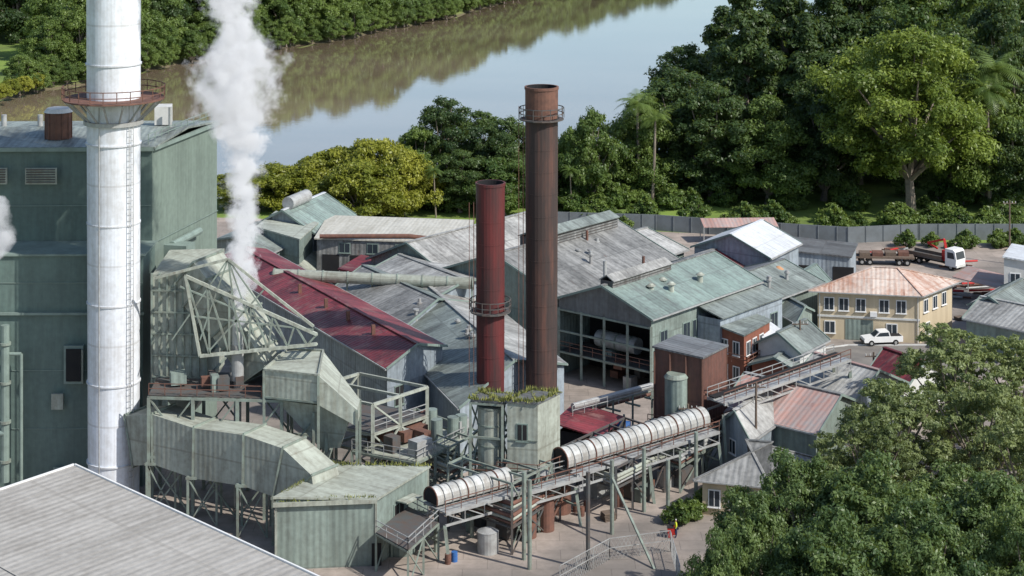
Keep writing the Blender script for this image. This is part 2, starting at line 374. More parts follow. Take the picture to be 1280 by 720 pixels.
ma,nt,b,o_=new_mat('asphalt'); tc=N(nt,'ShaderNodeTexCoord').outputs['Object']
c=mixc(nt,ramp(nt,noise_n(nt,tc,.3,7,.7),.35,.7),(.14,.13,.12),(.23,.21,.185)); nt.links.new(c,b.inputs['Base Color']); b.inputs['Roughness'].default_value=.9
sheetpoly('site_road',[(p.x,p.y) for p in [G(980,500),G(1060,470),G(1300,470),G(1300,432),G(1060,432),G(1000,440)]],.026,ma)
o=O('road_kerb')
for a,b_ in((G(1060,432),G(1300,432)),(G(1000,440),G(1060,432))): o.beam('kerb','whitewall',at(a,.09),at(b_,.09),.2,.14)
o.done()

# ---------------------------------------------------------------- trees
def leafmat(name,dark,light,trans=.36):
    m,nt,b,o=new_mat(name)
    at_=N(nt,'ShaderNodeAttribute',attribute_name='tint'); oi=N(nt,'ShaderNodeObjectInfo')
    f=math_n(nt,'ADD',at_.outputs['Fac'],math_n(nt,'MULTIPLY',math_n(nt,'SUBTRACT',oi.outputs['Random'],.5),.6),clamp=True)
    c=mixc(nt,f,dark,light)
    nt.links.new(c,b.inputs['Base Color']); b.inputs['Roughness'].default_value=.45; b.inputs['Specular IOR Level'].default_value=.4
    t=N(nt,'ShaderNodeBsdfTranslucent'); nt.links.new(mixc(nt,.4,c,(.34,.4,.05)),t.inputs[0])
    mx=N(nt,'ShaderNodeMixShader'); mx.inputs[0].default_value=trans
    nt.links.new(b.outputs[0],mx.inputs[1]); nt.links.new(t.outputs[0],mx.inputs[2]); nt.links.new(mx.outputs[0],o.inputs[0])
    return m
LM={'bright':leafmat('leaf_bright_green',(.1,.155,.025),(.3,.37,.065)),
 'dark':leafmat('leaf_dark_green',(.032,.065,.024),(.1,.155,.045)),
 'mid':leafmat('leaf_mid_green',(.055,.105,.028),(.17,.24,.055)),
 'yellow':leafmat('leaf_yellow_green',(.15,.18,.02),(.38,.38,.055)),
 'olive':leafmat('leaf_olive',(.1,.135,.05),(.27,.32,.13)),
 'near':leafmat('leaf_deep_green',(.06,.11,.04),(.19,.26,.085))}
bark=plain('bark',(.25,.21,.17),(.12,.1,.08),1.5,.95)
prof={'round':lambda t:max(.12,math.sin(math.pi*(t*.84+.12))**.6),
 'wide':lambda t:max(.2,math.sin(math.pi*(t*.7+.25))**.8),
 'cone':lambda t:max(.1,(1-t)**.75),
 'column':lambda t:max(.25,math.sin(math.pi*(t*.8+.1))**.5)}
def tree_mesh(name,seed,H,R,base,nl,sub,nleaf,ls,shape,mat,lr=.3,droop=.8):
    r=np.random.default_rng(seed); rr=random.Random(seed)
    vs=[];fs=[];mi=[];tint=[]
    def seg(p,q,r1,r2,n=6):
        p=V(p);q=V(q);d=(q-p).normalized();up=V((0,0,1)) if abs(d.z)<.9 else V((1,0,0));a=d.cross(up).normalized();b=a.cross(d)
        i0=len(vs)
        for pt,ra in((p,r1),(q,r2)):
            for k in range(n):
                an=2*math.pi*k/n; vs.append(tuple(pt+(a*math.cos(an)+b*math.sin(an))*ra))
        for k in range(n):
            fs.append((i0+(k+1)%n,i0+k,i0+n+k,i0+n+(k+1)%n)); mi.append(1); tint.append(0)
    tr=H*.026
    fork=base*.75
    seg((0,0,-.3),(0,0,fork*.5),tr*1.3,tr); seg((0,0,fork*.5),(tr*.5,0,fork),tr,tr*.85)
    lobes=[]
    for i in range(nl):
        t=(i+.5)/nl; t=min(1,max(0,t+rr.uniform(-.08,.08))); an=i*2.399+rr.uniform(-.5,.5)
        pr=prof[shape](t)*R; inner=rr.random()<.2
        ra=pr*(rr.uniform(.15,.4) if inner else rr.uniform(.55,1.0)) - lr*R*.25
        ra=max(0,ra)
        lrad=lr*R*rr.uniform(.6,1.35)*(.75+.5*prof[shape](t))
        z=base+t*(H-base-lrad*.6)+rr.uniform(-.04,.04)*H
        c=V((math.cos(an)*ra,math.sin(an)*ra,z)); lobes.append((c,lrad,rr.random()))
    for c,lrad,_ in lobes[::max(1,nl//16)]:
        mid=V((c.x*.4,c.y*.4,fork+(c.z-fork)*.5)); seg((tr*.3,0,fork*.9),mid,tr*.6,tr*.38,5); seg(mid,c,tr*.38,tr*.12,5)
    seg((tr*.5,0,fork),(0,0,base+(H-base)*.7),tr*.7,tr*.2)
    C=[];RR=[];T=[];LC=[]
    for c,lrad,t in lobes:
        for k in range(sub):
            d=r.normal(size=3); d/=np.linalg.norm(d)
            if d[2]<-.4: d[2]*=-.6
            pc=np.array(c)+d*lrad*np.array([.78,.78,.6])*r.uniform(.7,1.15); C.append(pc); RR.append(lrad*r.uniform(.22,.46)); T.append(.5*t+.35*r.random()); LC.append(c)
    C=np.array(C);RR=np.array(RR);T=np.array(T);LC=np.array([tuple(x) for x in LC])
    wgt=RR**2; pick=r.choice(len(C),size=nleaf,p=wgt/wgt.sum())
    d=r.normal(size=(nleaf,3)); d/=np.linalg.norm(d,axis=1)[:,None]
    P=C[pick]+d*(RR[pick]*r.uniform(.4,1.25,nleaf))[:,None]*np.array([1,1,droop])
    out=P-LC[pick]; out/=np.linalg.norm(out,axis=1)[:,None]+1e-6
    n=out*.5+d*.4+r.normal(size=(nleaf,3))*.5+np.array([0,0,.3]); n/=np.linalg.norm(n,axis=1)[:,None]
    a=np.cross(n,r.normal(size=(nleaf,3))); a/=np.linalg.norm(a,axis=1)[:,None]+1e-6; bb=np.cross(n,a)
    s=ls*r.uniform(.45,1.3,nleaf)[:,None]
    q=np.stack([P-a*s,P-bb*s*.5,P+a*s,P+bb*s*.5],1).reshape(-1,3)
    i0=len(vs); allv=np.concatenate([np.array(vs),q]); F_=np.concatenate([np.array(fs),i0+np.arange(nleaf*4).reshape(-1,4)])
    me=bpy.data.meshes.new(name); me.from_pydata(allv.tolist(),[],F_.tolist())
    me.materials.append(LM[mat]); me.materials.append(bark)
    me.polygons.foreach_set('material_index',np.array(mi+[0]*nleaf,dtype=np.int32))
    at_=me.attributes.new('tint','FLOAT','FACE'); at_.data.foreach_set('value',np.concatenate([np.array(tint),np.clip(T[pick]+.2*r.random(nleaf),0,1)]).astype(np.float32))
    return (me,H,R)
def palm_mesh(H=12):
    vs=[];fs=[];mi=[];rr=random.Random(3)
    n=7
    for k in range(9):
        z=H*k/8; x=.5*math.sin(k/8*1.5); ra=.24-.012*k
        for i in range(n): vs.append((x+ra*math.cos(6.283*i/n),ra*math.sin(6.283*i/n),z))
        if k: 
            for i in range(n): fs.append((n*(k-1)+i,n*(k-1)+(i+1)%n,n*k+(i+1)%n,n*k+i)); mi.append(1)
    tx=.5*math.sin(1.5)
    for f in range(22):
        an=f*2.4; e0=rr.uniform(.1,1.2); p=V((tx,0,H)); d=V((math.cos(an)*math.cos(e0),math.sin(an)*math.cos(e0),math.sin(e0))); L_=rr.uniform(2.8,3.6)
        for s in range(16):
            q=p+d*L_/16; d=(d+V((0,0,-.11))).normalized(); side=d.cross(V((0,0,1))).normalized()
            w=.75*math.sin(math.pi*(s+2)/18)
            for sg in(1,-1):
                i=len(vs); t=p+side*sg*w+d*.35+V((0,0,-.3*w)); vs.extend([tuple(p),tuple(p+d*.13),tuple(t+d*.04),tuple(t)]); fs.append((i,i+1,i+2,i+3)); mi.append(0)
            p=q
    me=bpy.data.meshes.new('palm'); me.from_pydata(vs,[],fs); me.materials.append(LM['mid']); me.materials.append(bark); me.polygons.foreach_set('material_index',np.array(mi,dtype=np.int32))
    a=me.attributes.new('tint','FLOAT','FACE'); a.data.foreach_set('value',np.full(len(fs),.6,dtype=np.float32)); return (me,H+2.0,3.2)
PR={
 'bright':tree_mesh('bright_tree',1,30,14,8.5,75,16,74000,.32,'round','bright',.21),
 'dark1':tree_mesh('dark_tree_a',2,26,10,3,52,14,42000,.36,'round','dark',.26),
 'dark2':tree_mesh('dark_tree_b',3,24,11,3,52,14,42000,.36,'wide','mid',.26),
 'pine':tree_mesh('pine_a',4,34,8,3,80,12,42000,.4,'cone','dark',.26),
 'mid1':tree_mesh('mid_tree_a',5,16,7.5,2,44,14,32000,.3,'round','mid',.27),
 'mid2':tree_mesh('mid_tree_b',6,15,6,2,40,14,26000,.3,'column','mid',.3),
 'yel':tree_mesh('yellow_tree',8,11,7.5,1.5,44,14,30000,.28,'wide','yellow',.25),
 'near1':tree_mesh('near_tree_a',9,14,8,3,75,15,80000,.18,'round','near',.19),
 'near2':tree_mesh('near_tree_b',10,13,7,3,64,15,68000,.18,'wide','near',.21),
 'olive':tree_mesh('olive_tree',11,15,8,4,95,7,30000,.19,'wide','olive',.14,.5),
 'shrub':tree_mesh('shrub',12,3,2.2,.3,18,10,3500,.2,'wide','mid',.35),
 'palm':palm_mesh(),
}
def put(name,proto,x,y,s,rot=None,sxy=1.0,parent=None,z=0):
    me,H,R=PR[proto]; ob=bpy.data.objects.new(name,me); bpy.context.collection.objects.link(ob)
    ob.location=(x,y,z); ob.scale=(s*sxy,s*sxy,s); ob.rotation_euler=(0,0,random.uniform(0,6.28) if rot is None else rot)
    if parent: ob.parent=parent
    return ob
def tpx(name,proto,u,vtop,Y,wpx=None,parent=None):
    zt=ZV(Y,vtop); s=zt/PR[proto][1]; x=XU(u,Y)
    k=1.0
    if wpx: k=(wpx/2)/(F/Y)/(PR[proto][2]*s)
    return put(name,proto,x,Y,s,None,k,parent)
tpx('camphor_laurel_tree','bright',1138,38,330,235)
for u,v,Y,wp in[(930,-40,362,120),(985,-60,372,130),(1040,-30,366,120),(1075,-70,385,140),(905,10,395,120),(1010,20,352,110)]: tpx('hoop_pine_tree','pine',u,v,Y,wp)
for i,(u,v,Y,wp) in enumerate([(850,92,352,150),(805,118,345,110),(890,110,342,130),(960,120,340,130),(1030,100,343,120),(1235,85,340,130),(1268,50,345,110),(1215,-30,382,160),(1275,-40,390,160),(1140,-20,380,170),(860,60,385,120),(1180,0,410,150),(1262,150,334,100),(1075,60,358,150),(1190,40,360,150),(1120,80,365,150),(1250,0,365,140)]):
    tpx('fig_tree',['dark1','dark2'][i%2],u,v,Y,wp)
for u,v,Y,wp in[(740,140,338,80),(715,165,345,60),(760,185,348,60),(555,126,342,100),(525,160,339,80),(600,142,347,90),(635,150,341,90),(680,170,343,80),(575,190,333,90),(630,200,331,80)]:
    tpx('riverside_tree',random.choice(['mid1','mid2','dark1']),u,v,Y,wp)
for u,v,Y,wp in[(470,172,335,110),(430,182,338,110),(505,185,331,90),(395,196,337,100),(345,205,336,110),(450,200,326,120),(300,215,338,90)]:
    tpx('golden_rain_tree','yel',u,v,Y,wp)
for u,v,Y in[(545,205,329),(800,112,340),(1252,62,338),(1238,90,334),(815,130,337),(715,205,333)]: tpx('palm_tree','palm',u,v,Y)
for i,(u,v,Y,wp) in enumerate([(1000,572,166,200),(1090,580,160,220),(950,628,155,170),(1040,650,148,220),(1160,640,152,220),(1240,600,160,220),(1290,640,150,200),(900,672,150,120),(1190,590,168,190)]):
    tpx('poinciana_tree',['near1','near2'][i%2],u,v,Y,wp)
for u,v,Y,wp in[(1190,408,206,200),(1120,478,192,200),(1270,420,205,180),(1225,470,190,190),(1090,520,184,150),(1280,520,182,160)]:
    tpx('eucalyptus_tree','olive',u,v,Y,wp)
def empty(n):
    e=bpy.data.objects.new(n,None); bpy.context.collection.objects.link(e); return e
E1=empty('distant_tree_line')
fb=[(-6,700),(-28,640),(-48,600),(-88,548),(-122,478)]
fb=[(110,1000),(20,790)]+fb
for row,(off,sc_) in enumerate([(-1.5,.5),(1.5,.6),(6,1.1),(14,1.45),(26,1.6),(40,1.7),(58,1.7),(78,1.7)]):
    for a,b in zip(fb[:-1],fb[1:]):
        a=np.array(a,float);b=np.array(b,float);L_=np.linalg.norm(b-a);d=(b-a)/L_;n=np.array([d[1],-d[0]]); n=n if n[0]<0 else -n
        k=int(L_/(5 if row<2 else 8))
        for i in range(k):
            p=a+d*(i+random.random())*L_/k+n*(off+random.uniform(-2,3))
            if p[1]<500 and row>1 and p[0]<-105 and random.random()<.7: continue
            if p[0]<-118 and p[1]<560 and row>2: continue
            pr=random.choice(['mid1','mid2','mid1','dark2'] if row<3 else ['mid1','mid2','dark1','dark2'])
            s=sc_*random.uniform(.7,1.2)*(15/PR[pr][1])
            put('tree',pr,p[0],p[1],s,None,1.0,E1,z=-1.2 if row<2 else 0)
for i in range(60):
    put('tree',random.choice(['mid1','mid2','dark1']),random.uniform(-230,-60),random.uniform(620,800),random.uniform(.8,1.3),parent=E1)
E2=empty('riverbank_shrubs')
for i in range(60):
    x=random.uniform(-40,25); put('shrub','shrub',x,random.uniform(333,350),random.uniform(.7,1.6),parent=E2)
for i in range(150):
    x=random.uniform(8,130); y=random.choice([random.uniform(317,325),random.uniform(334,350)])
    put('shrub','shrub',x,y,random.uniform(.5,1.5),parent=E2)
for i in range(30):
    x=random.uniform(62,110); put('shrub','shrub',x,random.uniform(304,308),random.uniform(.4,1.0),parent=E2)
E3=empty('right_bank_woodland')
for i in range(60):
    yy=random.uniform(400,760); xb=np.interp(yy,[385,430,480,550,680,900],[28,45,62,88,120,180])
    put('tree',random.choice(['dark1','mid1','dark2']),xb+random.uniform(10,70),yy,random.uniform(.8,1.1),parent=E3)
for u,v in[(2,118),(14,112),(30,108),(45,104)]:
    p=G(u,v+6); put('bamboo_clump','yel',p.x,p.y,.35)
for u,v,Y,wp in[(70,-30,530,90),(150,-40,550,90),(100,-10,505,80),(200,-20,560,70)]: tpx('riverside_tree','dark2',u,v,Y,wp)

# ---------------------------------------------------------------- buildings
A50=math.radians(50); Bv=V((math.cos(A50),math.sin(A50),0)); Av=V((Bv.y,-Bv.x,0))
o=O('boiler_house')
fp=[V((-90,202.3,0)),V((-37.9,203.5,0)),V((-33.6,220,0)),V((-86,219,0))]
for i in range(4):
    j=(i+1)%4; o.poly('walls','teallit' if i==1 else 'teal',[at(fp[i],0),at(fp[j],0),at(fp[j],34),at(fp[i],34)])
o.slab('roof','greengrey',[at(fp[0]+V((-.3,-.3,0)),34.2),at(fp[1]+V((.3,-.3,0)),34.2),at((fp[1]+fp[2])/2+V((.3,0,0)),34.9),at((fp[0]+fp[3])/2,34.9)],.2)
o.slab('roof','greengrey',[at((fp[0]+fp[3])/2,34.9),at((fp[1]+fp[2])/2+V((.3,0,0)),34.9),at(fp[2]+V((.3,.3,0)),34.2),at(fp[3],34.2)],.2)
o.beam('gutter','tealtrim',at(fp[0],33.95)+V((0,-.25,0)),at(fp[1],33.95)+V((.2,-.25,0)),.3,.4)
o.beam('gutter','tealtrim',at(fp[1],33.95)+V((.2,0,0)),at(fp[2],33.95)+V((.2,0,0)),.3,.4)
an=[V((-90,198.3,0)),V((-38,198.8,0)),V((-37.6,203.4,0)),V((-90,202.2,0))]
walls(o,an,0,23.8,'teal','annex_walls'); o.slab('annex_roof','tealtrim',[at(an[0]-V((0,.3,0)),24),at(an[1]-V((-.3,.3,0)),24),at(an[2]+V((.3,0,0)),24.3),at(an[3],24.3)],.2)
o.beam('ledge','tealtrim',V((-90,198.1,17.9)),V((-37.8,198.5,17.9)),.3,.25)
for x0,w_ in((-54.5,2.4),(-49.6,3.0)):
    o.box('louvre_vents','palegreen',(x0+.3,202.25,31.3),(w_+.3,.2,1.7),.02)
    for k in range(6): o.box('louvre_vents','dsteel',(x0+.3,202.1,30.7+k*.26),(w_,.2,.1),.02)
o.tube('roof_vent','rustchim',(-48.6,207,34.5),(-48.6,207,37.3),1.4,n=20); o.tube('roof_vent','whitewall',(-48.6,207,37.3),(-48.6,207,37.7),1.55,1.2,n=20)
for k in range(12):
    a=k*math.pi/6; o.beam('roof_vent','rustchim',(-48.6+1.42*math.cos(a),207+1.42*math.sin(a),34.5),(-48.6+1.42*math.cos(a),207+1.42*math.sin(a),37.3),.12)
o.box('roof_plant','whitewall',(-38.6,214,35.9),(1.8,2.2,2.0),.1); o.tube('roof_plant','gsteel',(-37.5,212,34.5),(-37.5,212,37),.2)
for x in (-52,-56,-43): o.tube('roof_vents','gsteel',(x,213,34.6),(x,213,36),.3)
rail(o,[at(fp[1]+V((-.5,.5,0)),34.3),at(fp[2]+V((-.5,-.5,0)),34.4)],1.1,'tealtrim')
o.box('opening_frame','tealtrim',(-44.9,198.1,12.8),(2.0,.5,3.9)); o.box('opening','dark',(-44.9,197.9,12.8),(1.5,.4,3.3))
o.box('opening_frame','palegreen',(-44.0,197.7,12.8),(.12,.9,3.3),.3)
o.pipe('pipes','tealtrim',[V((-51.8,197.4,1)),V((-51.8,197.4,17))],.45); o.pipe('pipes','tealtrim',[V((-54,197.2,6)),V((-51.8,197.2,6))],.3)
o.pipe('pipes','tealtrim',[V((-50.2,197.6,0)),V((-50.2,197.6,14)),V((-54,197.6,14))],.18)
for z in(3,7,11,15): o.tube('pipes','steel',(-51.8,197.4,z),(-51.8,197.4,z+.25),.62)
for z in (6,12,21,28): o.beam('cladding_joints','tealtrim',V((-90,(198.25 if z<23 else 202.2),z)),V((-38,(198.75 if z<23 else 203.4),z)),.06,.07)
for z in (8,16,24): o.beam('cladding_joints','tealtrim',V((-37.8,203.5,z)),V((-33.5,220,z)),.06,.1)
o.box('electrical_box','palegreen',(-46.6,198.1,9),(1.2,.4,1.6)); o.box('door','tealtrim',(-46.5,198.2,1.1),(1.1,.15,2.2))
o.pipe('pipes','tealtrim',[V((-36.4,207,10)),V((-36.4,207,23)),V((-34.6,214,23))],.4)
o.box('roof_plant','tealtrim',(-35.8,207,22.2),(2.2,3,2),1.3)
o.done()
o=O('white_smokestack'); sx,sy=-40.2,195.0
o.tube('shaft','stack',(sx,sy,0),(sx,sy,64),2.55,2.75,n=48)
for z in(4,12,20,28,36,44,52,60): o.tube('flanges','stack',(sx,sy,z),(sx,sy,z+.16),2.8 if z>30 else 2.7,n=48)
zp=ZV(195,122)
def ringdeck(o,x,y,z,r0,r1,n=24,mat='dsteel'):
    for i in range(n):
        a0=2*math.pi*i/n;a1=2*math.pi*(i+1)/n
        q=[V((x+r*math.cos(a),y+r*math.sin(a),z)) for r,a in((r0,a0),(r1,a0),(r1,a1),(r0,a1))]
        o.slab('platform',mat,q,.12)
        o.beam('platform_rail',mat,q[1]+V((0,0,.1)),q[1]+V((0,0,1.2)),.08)
        for k in(.6,1.2): o.beam('platform_rail',mat,q[1]+V((0,0,k)),q[2]+V((0,0,k)),.08)
ringdeck(o,sx,sy,zp,2.65,5.1,mat='rustchim')
for i in range(16):
    a=2*math.pi*i/16; c,s=math.cos(a),math.sin(a); o.beam('brackets','gsteel',(sx+4.9*c,sy+4.9*s,zp-.2),(sx+2.6*c,sy+2.6*s,zp-2.4),.16); o.beam('brackets','gsteel',(sx+4.9*c,sy+4.9*s,zp-.2),(sx+2.6*c,sy+2.6*s,zp-.2),.14)
o.tube('brackets','gsteel',(sx,sy,zp-2.6),(sx,sy,zp-2.2),3.0,n=32)
ld=V((math.cos(-.75),math.sin(-.75),0)); lt=V((-ld.y,ld.x,0)); lc=V((sx,sy,0))+ld*2.95
for dx in(-.25,.25): o.beam('ladder','gsteel',at(lc+lt*dx,2),at(lc+lt*dx,zp),.06)
for k in range(60): o.beam('ladder','gsteel',at(lc-lt*.25,3+k*.6),at(lc+lt*.25,3+k*.6),.04)
o.pipe('cable_conduit','gsteel',[V((sx-.9,sy-2.7,3)),V((sx-.9,sy-2.7,40))],.06)
o.done()
def chimney(name,x,y,zt,r,mat,topmat,toplen,pz):
    o=O(name); n=28
    o.tube('shaft',mat,(x,y,0),(x,y,zt-toplen),r*.94,r,n=n)
    o.tube('top_section',topmat,(x,y,zt-toplen),(x,y,zt),r,r*1.01,n=n,caps=False)
    o.tube('rim',topmat,(x,y,zt-.3),(x,y,zt),r*1.05,n=n,caps=False); o.tube('inner_lining','dark',(x,y,zt),(x,y,zt-3),r*.93,n=n,caps=False)
    o.poly('inner_floor','dark',[(x+r*.93*math.cos(2*math.pi*i/16),y+r*.93*math.sin(2*math.pi*i/16),zt-3) for i in range(16)])
    for i in range(n):
        a0=2*math.pi*i/n;a1=2*math.pi*(i+1)/n
        o.poly('rim',topmat,[(x+rr_*math.cos(a),y+rr_*math.sin(a),zt) for rr_,a in((r*.93,a0),(r*1.05,a0),(r*1.05,a1),(r*.93,a1))])
    z=4
    while z<zt-toplen: o.tube('flanges',mat,(x,y,z),(x,y,z+.1),r*(.94+.06*z/zt)+.03,n=n); z+=2.4
    for dz in(-1,1): 
        yy=y+dz*.25-.5; xx=x-r-.22
        o.beam('ladder','rustchim',(xx,yy,4),(xx,yy,zt-2),.07)
    z=4.0
    while z<zt-2: o.beam('ladder','rustchim',(x-r-.22,y-.75,z),(x-r-.22,y-.25,z),.06); o.beam('ladder','rustchim',(x-r-.7,y-.75,z),(x-r-.7,y-.25,z),.06); z+=.8
    o.beam('ladder','rustchim',(x-r-.7,y-.75,4),(x-r-.7,y-.75,zt-2),.06)
    ringdeck(o,x,y,pz,r,r+.65,16,'dsteel'); o.done()
chimney('dark_chimney',XU(677,210),210,ZV(210,108),1.78,'darkchim','rustchim',3.4,ZV(210,148))
chimney('red_chimney',XU(613,207),207,ZV(207,228),1.55,'redchim','redchim',2,ZV(207,388))

o=O('foreground_shed')
K=G(88,583,14); a45=math.radians(-46); ax=V((math.cos(a45),math.sin(a45),0)); bx=V((-ax.y,ax.x,0)); K0=xy(K)
fp=[K0-bx*40,K0-bx*40+ax*46,K0+ax*46,K0]
walls(o,fp,0,13.6,'palegreen')
o.slab('roof','beige',[at(fp[0]-bx*.3,11.6),at(fp[1],11.6),at(fp[2]+bx*.4,14),at(fp[3]+bx*.4,14)],.25)
o.beam('fascia','white',at(fp[3]+bx*.45,14.0),at(fp[2]+bx*.45,14.0),.16,.25)
o.beam('fascia','white',at(fp[3]+bx*.4-ax*.1,14.0),at(fp[0]-ax*.1,11.6),.16,.25)
for k in range(1,9):
    q=fp[3].lerp(fp[0],k/9+.02); o.beam('roof_flashing','beige',at(q,14.06-2.4*(k/9+.02)),at(q+ax*46,14.06-2.4*(k/9+.02)),.12,.04) if k in(3,6) else None
o.done()

o=O('transfer_house')
fp=foot(6.3,(345,627),(470,622),(535,583)); flat(o,fp,6.1,'greenwall','palegreen',0,.3,.5)
wins(o,fp[0],fp[1],[(4,1.6,2,4.5)],'tealtrim','dark'); o.box('door_hood','palegreen',at(fp[0].lerp(fp[1],.5)+V((.7,-.6,0)),4.9),(2.4,1.2,.12),math.radians(55))
for i in(0,1,3): o.beam('corner_trim','palegreen',at(fp[i],0),at(fp[i],6.1),.2)
o.beam('fascia','palegreen',at(fp[3],6.1)+V((-.2,-.35,0)),at(fp[0],6.1)+V((.1,-.35,0)),.12,.4)
tufts(o,[(at(fp[3],6.3),at(fp[0],6.3))]*1+[(at(fp[3],6.4),at(fp[2],6.9))]*4+[(at(fp[2],6.85),at(fp[1],6.35))],1100,.5,0)
dark_open(o,fp[3],fp[0],9.2,.9,0,2.1); o.done()

c0=xy(G(535,622,5.4)); c1=xy(G(850,534,5.6)); cd=(c1-c0).normalized(); cn=V((cd.y,-cd.x,0))
def gallery(name,p,q,r,zc,legs=True,walk=True,cover=True,zc2=None):
    o=O(name); p=xy(p);q=xy(q);d=(q-p).normalized();nn=V((d.y,-d.x,0));L=(q-p).length; n=14; seg=max(1,int(L/.9))
    zc2=zc if zc2 is None else zc2; zz=lambda c: zc+(zc2-zc)*((xy(c)-p).dot(d)/L)
    if cover:
      for s in range(seg):
        a=p.lerp(q,s/seg);b=p.lerp(q,(s+1)/seg)
        for i in range(n):
            t0=-.35+ (math.pi+.7)*i/n; t1=-.35+(math.pi+.7)*(i+1)/n
            f=lambda c,t: at(c+nn*r*math.cos(t),zz(c)+r*math.sin(t))
            o.poly('vault','silver',[f(a,t0),f(b,t0),f(b,t1),f(a,t1)],True,[(s*1.2+.01,i*.4),(s*1.2+1.19,i*.4),(s*1.2+1.19,i*.4+.4),(s*1.2+.01,i*.4+.4)])
            g_=lambda c,t: at(c+nn*(r+.05)*math.cos(t),zz(c)+(r+.05)*math.sin(t))
            o.beam('ribs','gsteel' if s%4 else 'rustchim',g_(a,t0),g_(a,t1),.09,.12)
      for e in(p,q): o.poly('ends','dark',[at(e+nn*r*.97*math.cos(t),zz(e)+r*.97*math.sin(t)) for t in [(-.35+(math.pi+.7)*i/n) for i in range(n+1)]])
    else:
      o.beam('belt','dark',at(p,zc-.1),at(q,zc2-.1),r*1.3,.1)
      for i in range(int(L/1.2)): e=p.lerp(q,i*1.2/L); o.beam('idlers','gsteel',at(e-nn*r*.7,zz(e)-.25),at(e+nn*r*.7,zz(e)-.25),.1)
    zb=zc-r*.6; zb2=zc2-r*.6; zbf=lambda c: zz(c)-r*.6
    o.slab('floor','gsteel',[at(p-nn*r,zb),at(q-nn*r,zb2),at(q+nn*(r+1.3),zb2),at(p+nn*(r+1.3),zb)],.12)
    for off in(-r,r+1.3):
        o.beam('truss','gsteel',at(p+nn*off,zb-.1),at(q+nn*off,zb2-.1),.2,.3); o.beam('truss','gsteel',at(p+nn*off,zb-1.2),at(q+nn*off,zb2-1.2),.15,.2)
        k=int(L/2)
        for i in range(k):
            a=p.lerp(q,i/k);b=p.lerp(q,(i+1)/k)
            o.beam('truss','gsteel',at(a+nn*off,zbf(a)-.1),at(b+nn*off,zbf(b)-1.2),.09); o.beam('truss','gsteel',at(b+nn*off,zbf(b)-.1),at(b+nn*off,zbf(b)-1.2),.09)
    if walk: rail(o,[at(p+nn*(r+1.3),zb),at(q+nn*(r+1.3),zb2)],1.1,'rustchim')
    if not cover: rail(o,[at(p-nn*r,zb),at(q-nn*r,zb2)],1.1,'gsteel')
    if legs:
        k=max(1,int(L/6.5))
        for i in range(k+1):
            a=p.lerp(q,i/k); z_=zbf(a)
            for off in(-r,r+1.2): o.beam('legs','steel',at(a+nn*off*1.3,0),at(a+nn*off,z_-1.2),.3)
            o.beam('legs','steel',at(a-nn*r*1.3,.5),at(a+nn*(r+1.2),z_-1.3),.12); o.beam('legs','steel',at(a-nn*r,z_-3),at(a+nn*(r+1.2),z_-3),.15)
    o.done()
gallery('conveyor_gallery',c0+cd*.3,c0+cd*9.4,1.05,5.2)
gallery('walkway_bridge',c0+cd*9.5+cn*1.2,c0+cd*16.4+cn*1.2,.5,4.9,legs=False,cover=False)
gallery('conveyor_gallery',c0+cd*16.0,c1+cd*3.2,1.22,5.5,zc2=5.9)
gallery('open_belt_conveyor',c1+cd*4.5,c1+cd*24,.6,8.0,cover=False,zc2=9.2)

o=O('transfer_tower')
fp=foot(12,(634,498),(672,500),(700,487))
flat(o,fp,11.6,'palegreen','darkroof',2.6,.2)
frame(o,fp,0,[2.6],w=.3)
ed=[(at(fp[i],11.75),at(fp[(i+1)%4],11.75)) for i in range(4)]+[(at(fp[0],11.75),at(fp[2],11.75))]
tufts(o,ed,700,.6,0)
wins(o,fp[3],fp[0],[(1.5,.9,8,9.5)],'tealtrim','dark')
for z in(5,8): o.beam('girts','steel',at(fp[3],z)+V((0,-.06,0)),at(fp[0],z)+V((0,-.06,0)),.1)
fq=foot(11.6,(588,500),(628,503),(640,493)); frame(o,fq,0,[4,8,11.3],w=.25)
o.slab('annex_roof','darkroof',[at(q,11.7) for q in fq],.25)
tufts(o,[(at(fq[i],11.7),at(fq[(i+1)%4],11.7)) for i in range(4)]+[(at(fq[0],11.7),at(fq[2],11.7))],500,.6,0)
c=sum(fq,V())/4
o.tube('vessel','palegreen',at(c,4.4),at(c,10.8),1.35,n=24); o.tube('vessel_cone','palegreen',at(c,2),at(c,4.4),.4,1.35,n=24)
for z in(5,7,9,10.7): o.tube('vessel_bands','steel',at(c,z),at(c,z+.15),1.42,n=24)
rail(o,[at(fq[3],4.2),at(fq[0],4.2),at(fq[1],4.2)],1.1,'rustchim'); rail(o,[at(fp[3]-V((1,1,0)),5),at(fp[0]+V((0,-1.4,0)),5),at(fp[1]+V((1,-1,0)),5)],1.1,'rustchim')
for i in range(14): o.box('stair_treads','dsteel',at(fp[0]+Av*(1.2)+Bv*(i*.32),.4+i*.33),(.3,.9,.05),A50)
for s in(-.45,.45): o.beam('stair_stringers','rustchim',at(fp[0]+Av*(1.2+s)-Bv*.2,.2),at(fp[0]+Av*(1.2+s)+Bv*4.4,4.9),.08,.25); o.beam('stair_stringers','rustchim',at(fp[0]+Av*(1.2+s)-Bv*.2,1.2),at(fp[0]+Av*(1.2+s)+Bv*4.4,5.9),.06)
o.done()
o=O('rusty_transfer_tower')
fp=foot(12,(818,437),(878,446),(908,431)); flat(o,fp,11.8,'brownwall','darkroof',4.2,.25,.4); frame(o,fp,0,[4.1],w=.3)
c=xy(D(845,470,204.5))
o.tube('vessel','greenwall',at(c,5),at(c,9.6),1.2,n=20); o.tube('vessel','greenwall',at(c,3),at(c,5),.4,1.2,n=20); o.tube('vessel','steel',at(c,9.6),at(c,10),1.3,1.0,n=20)
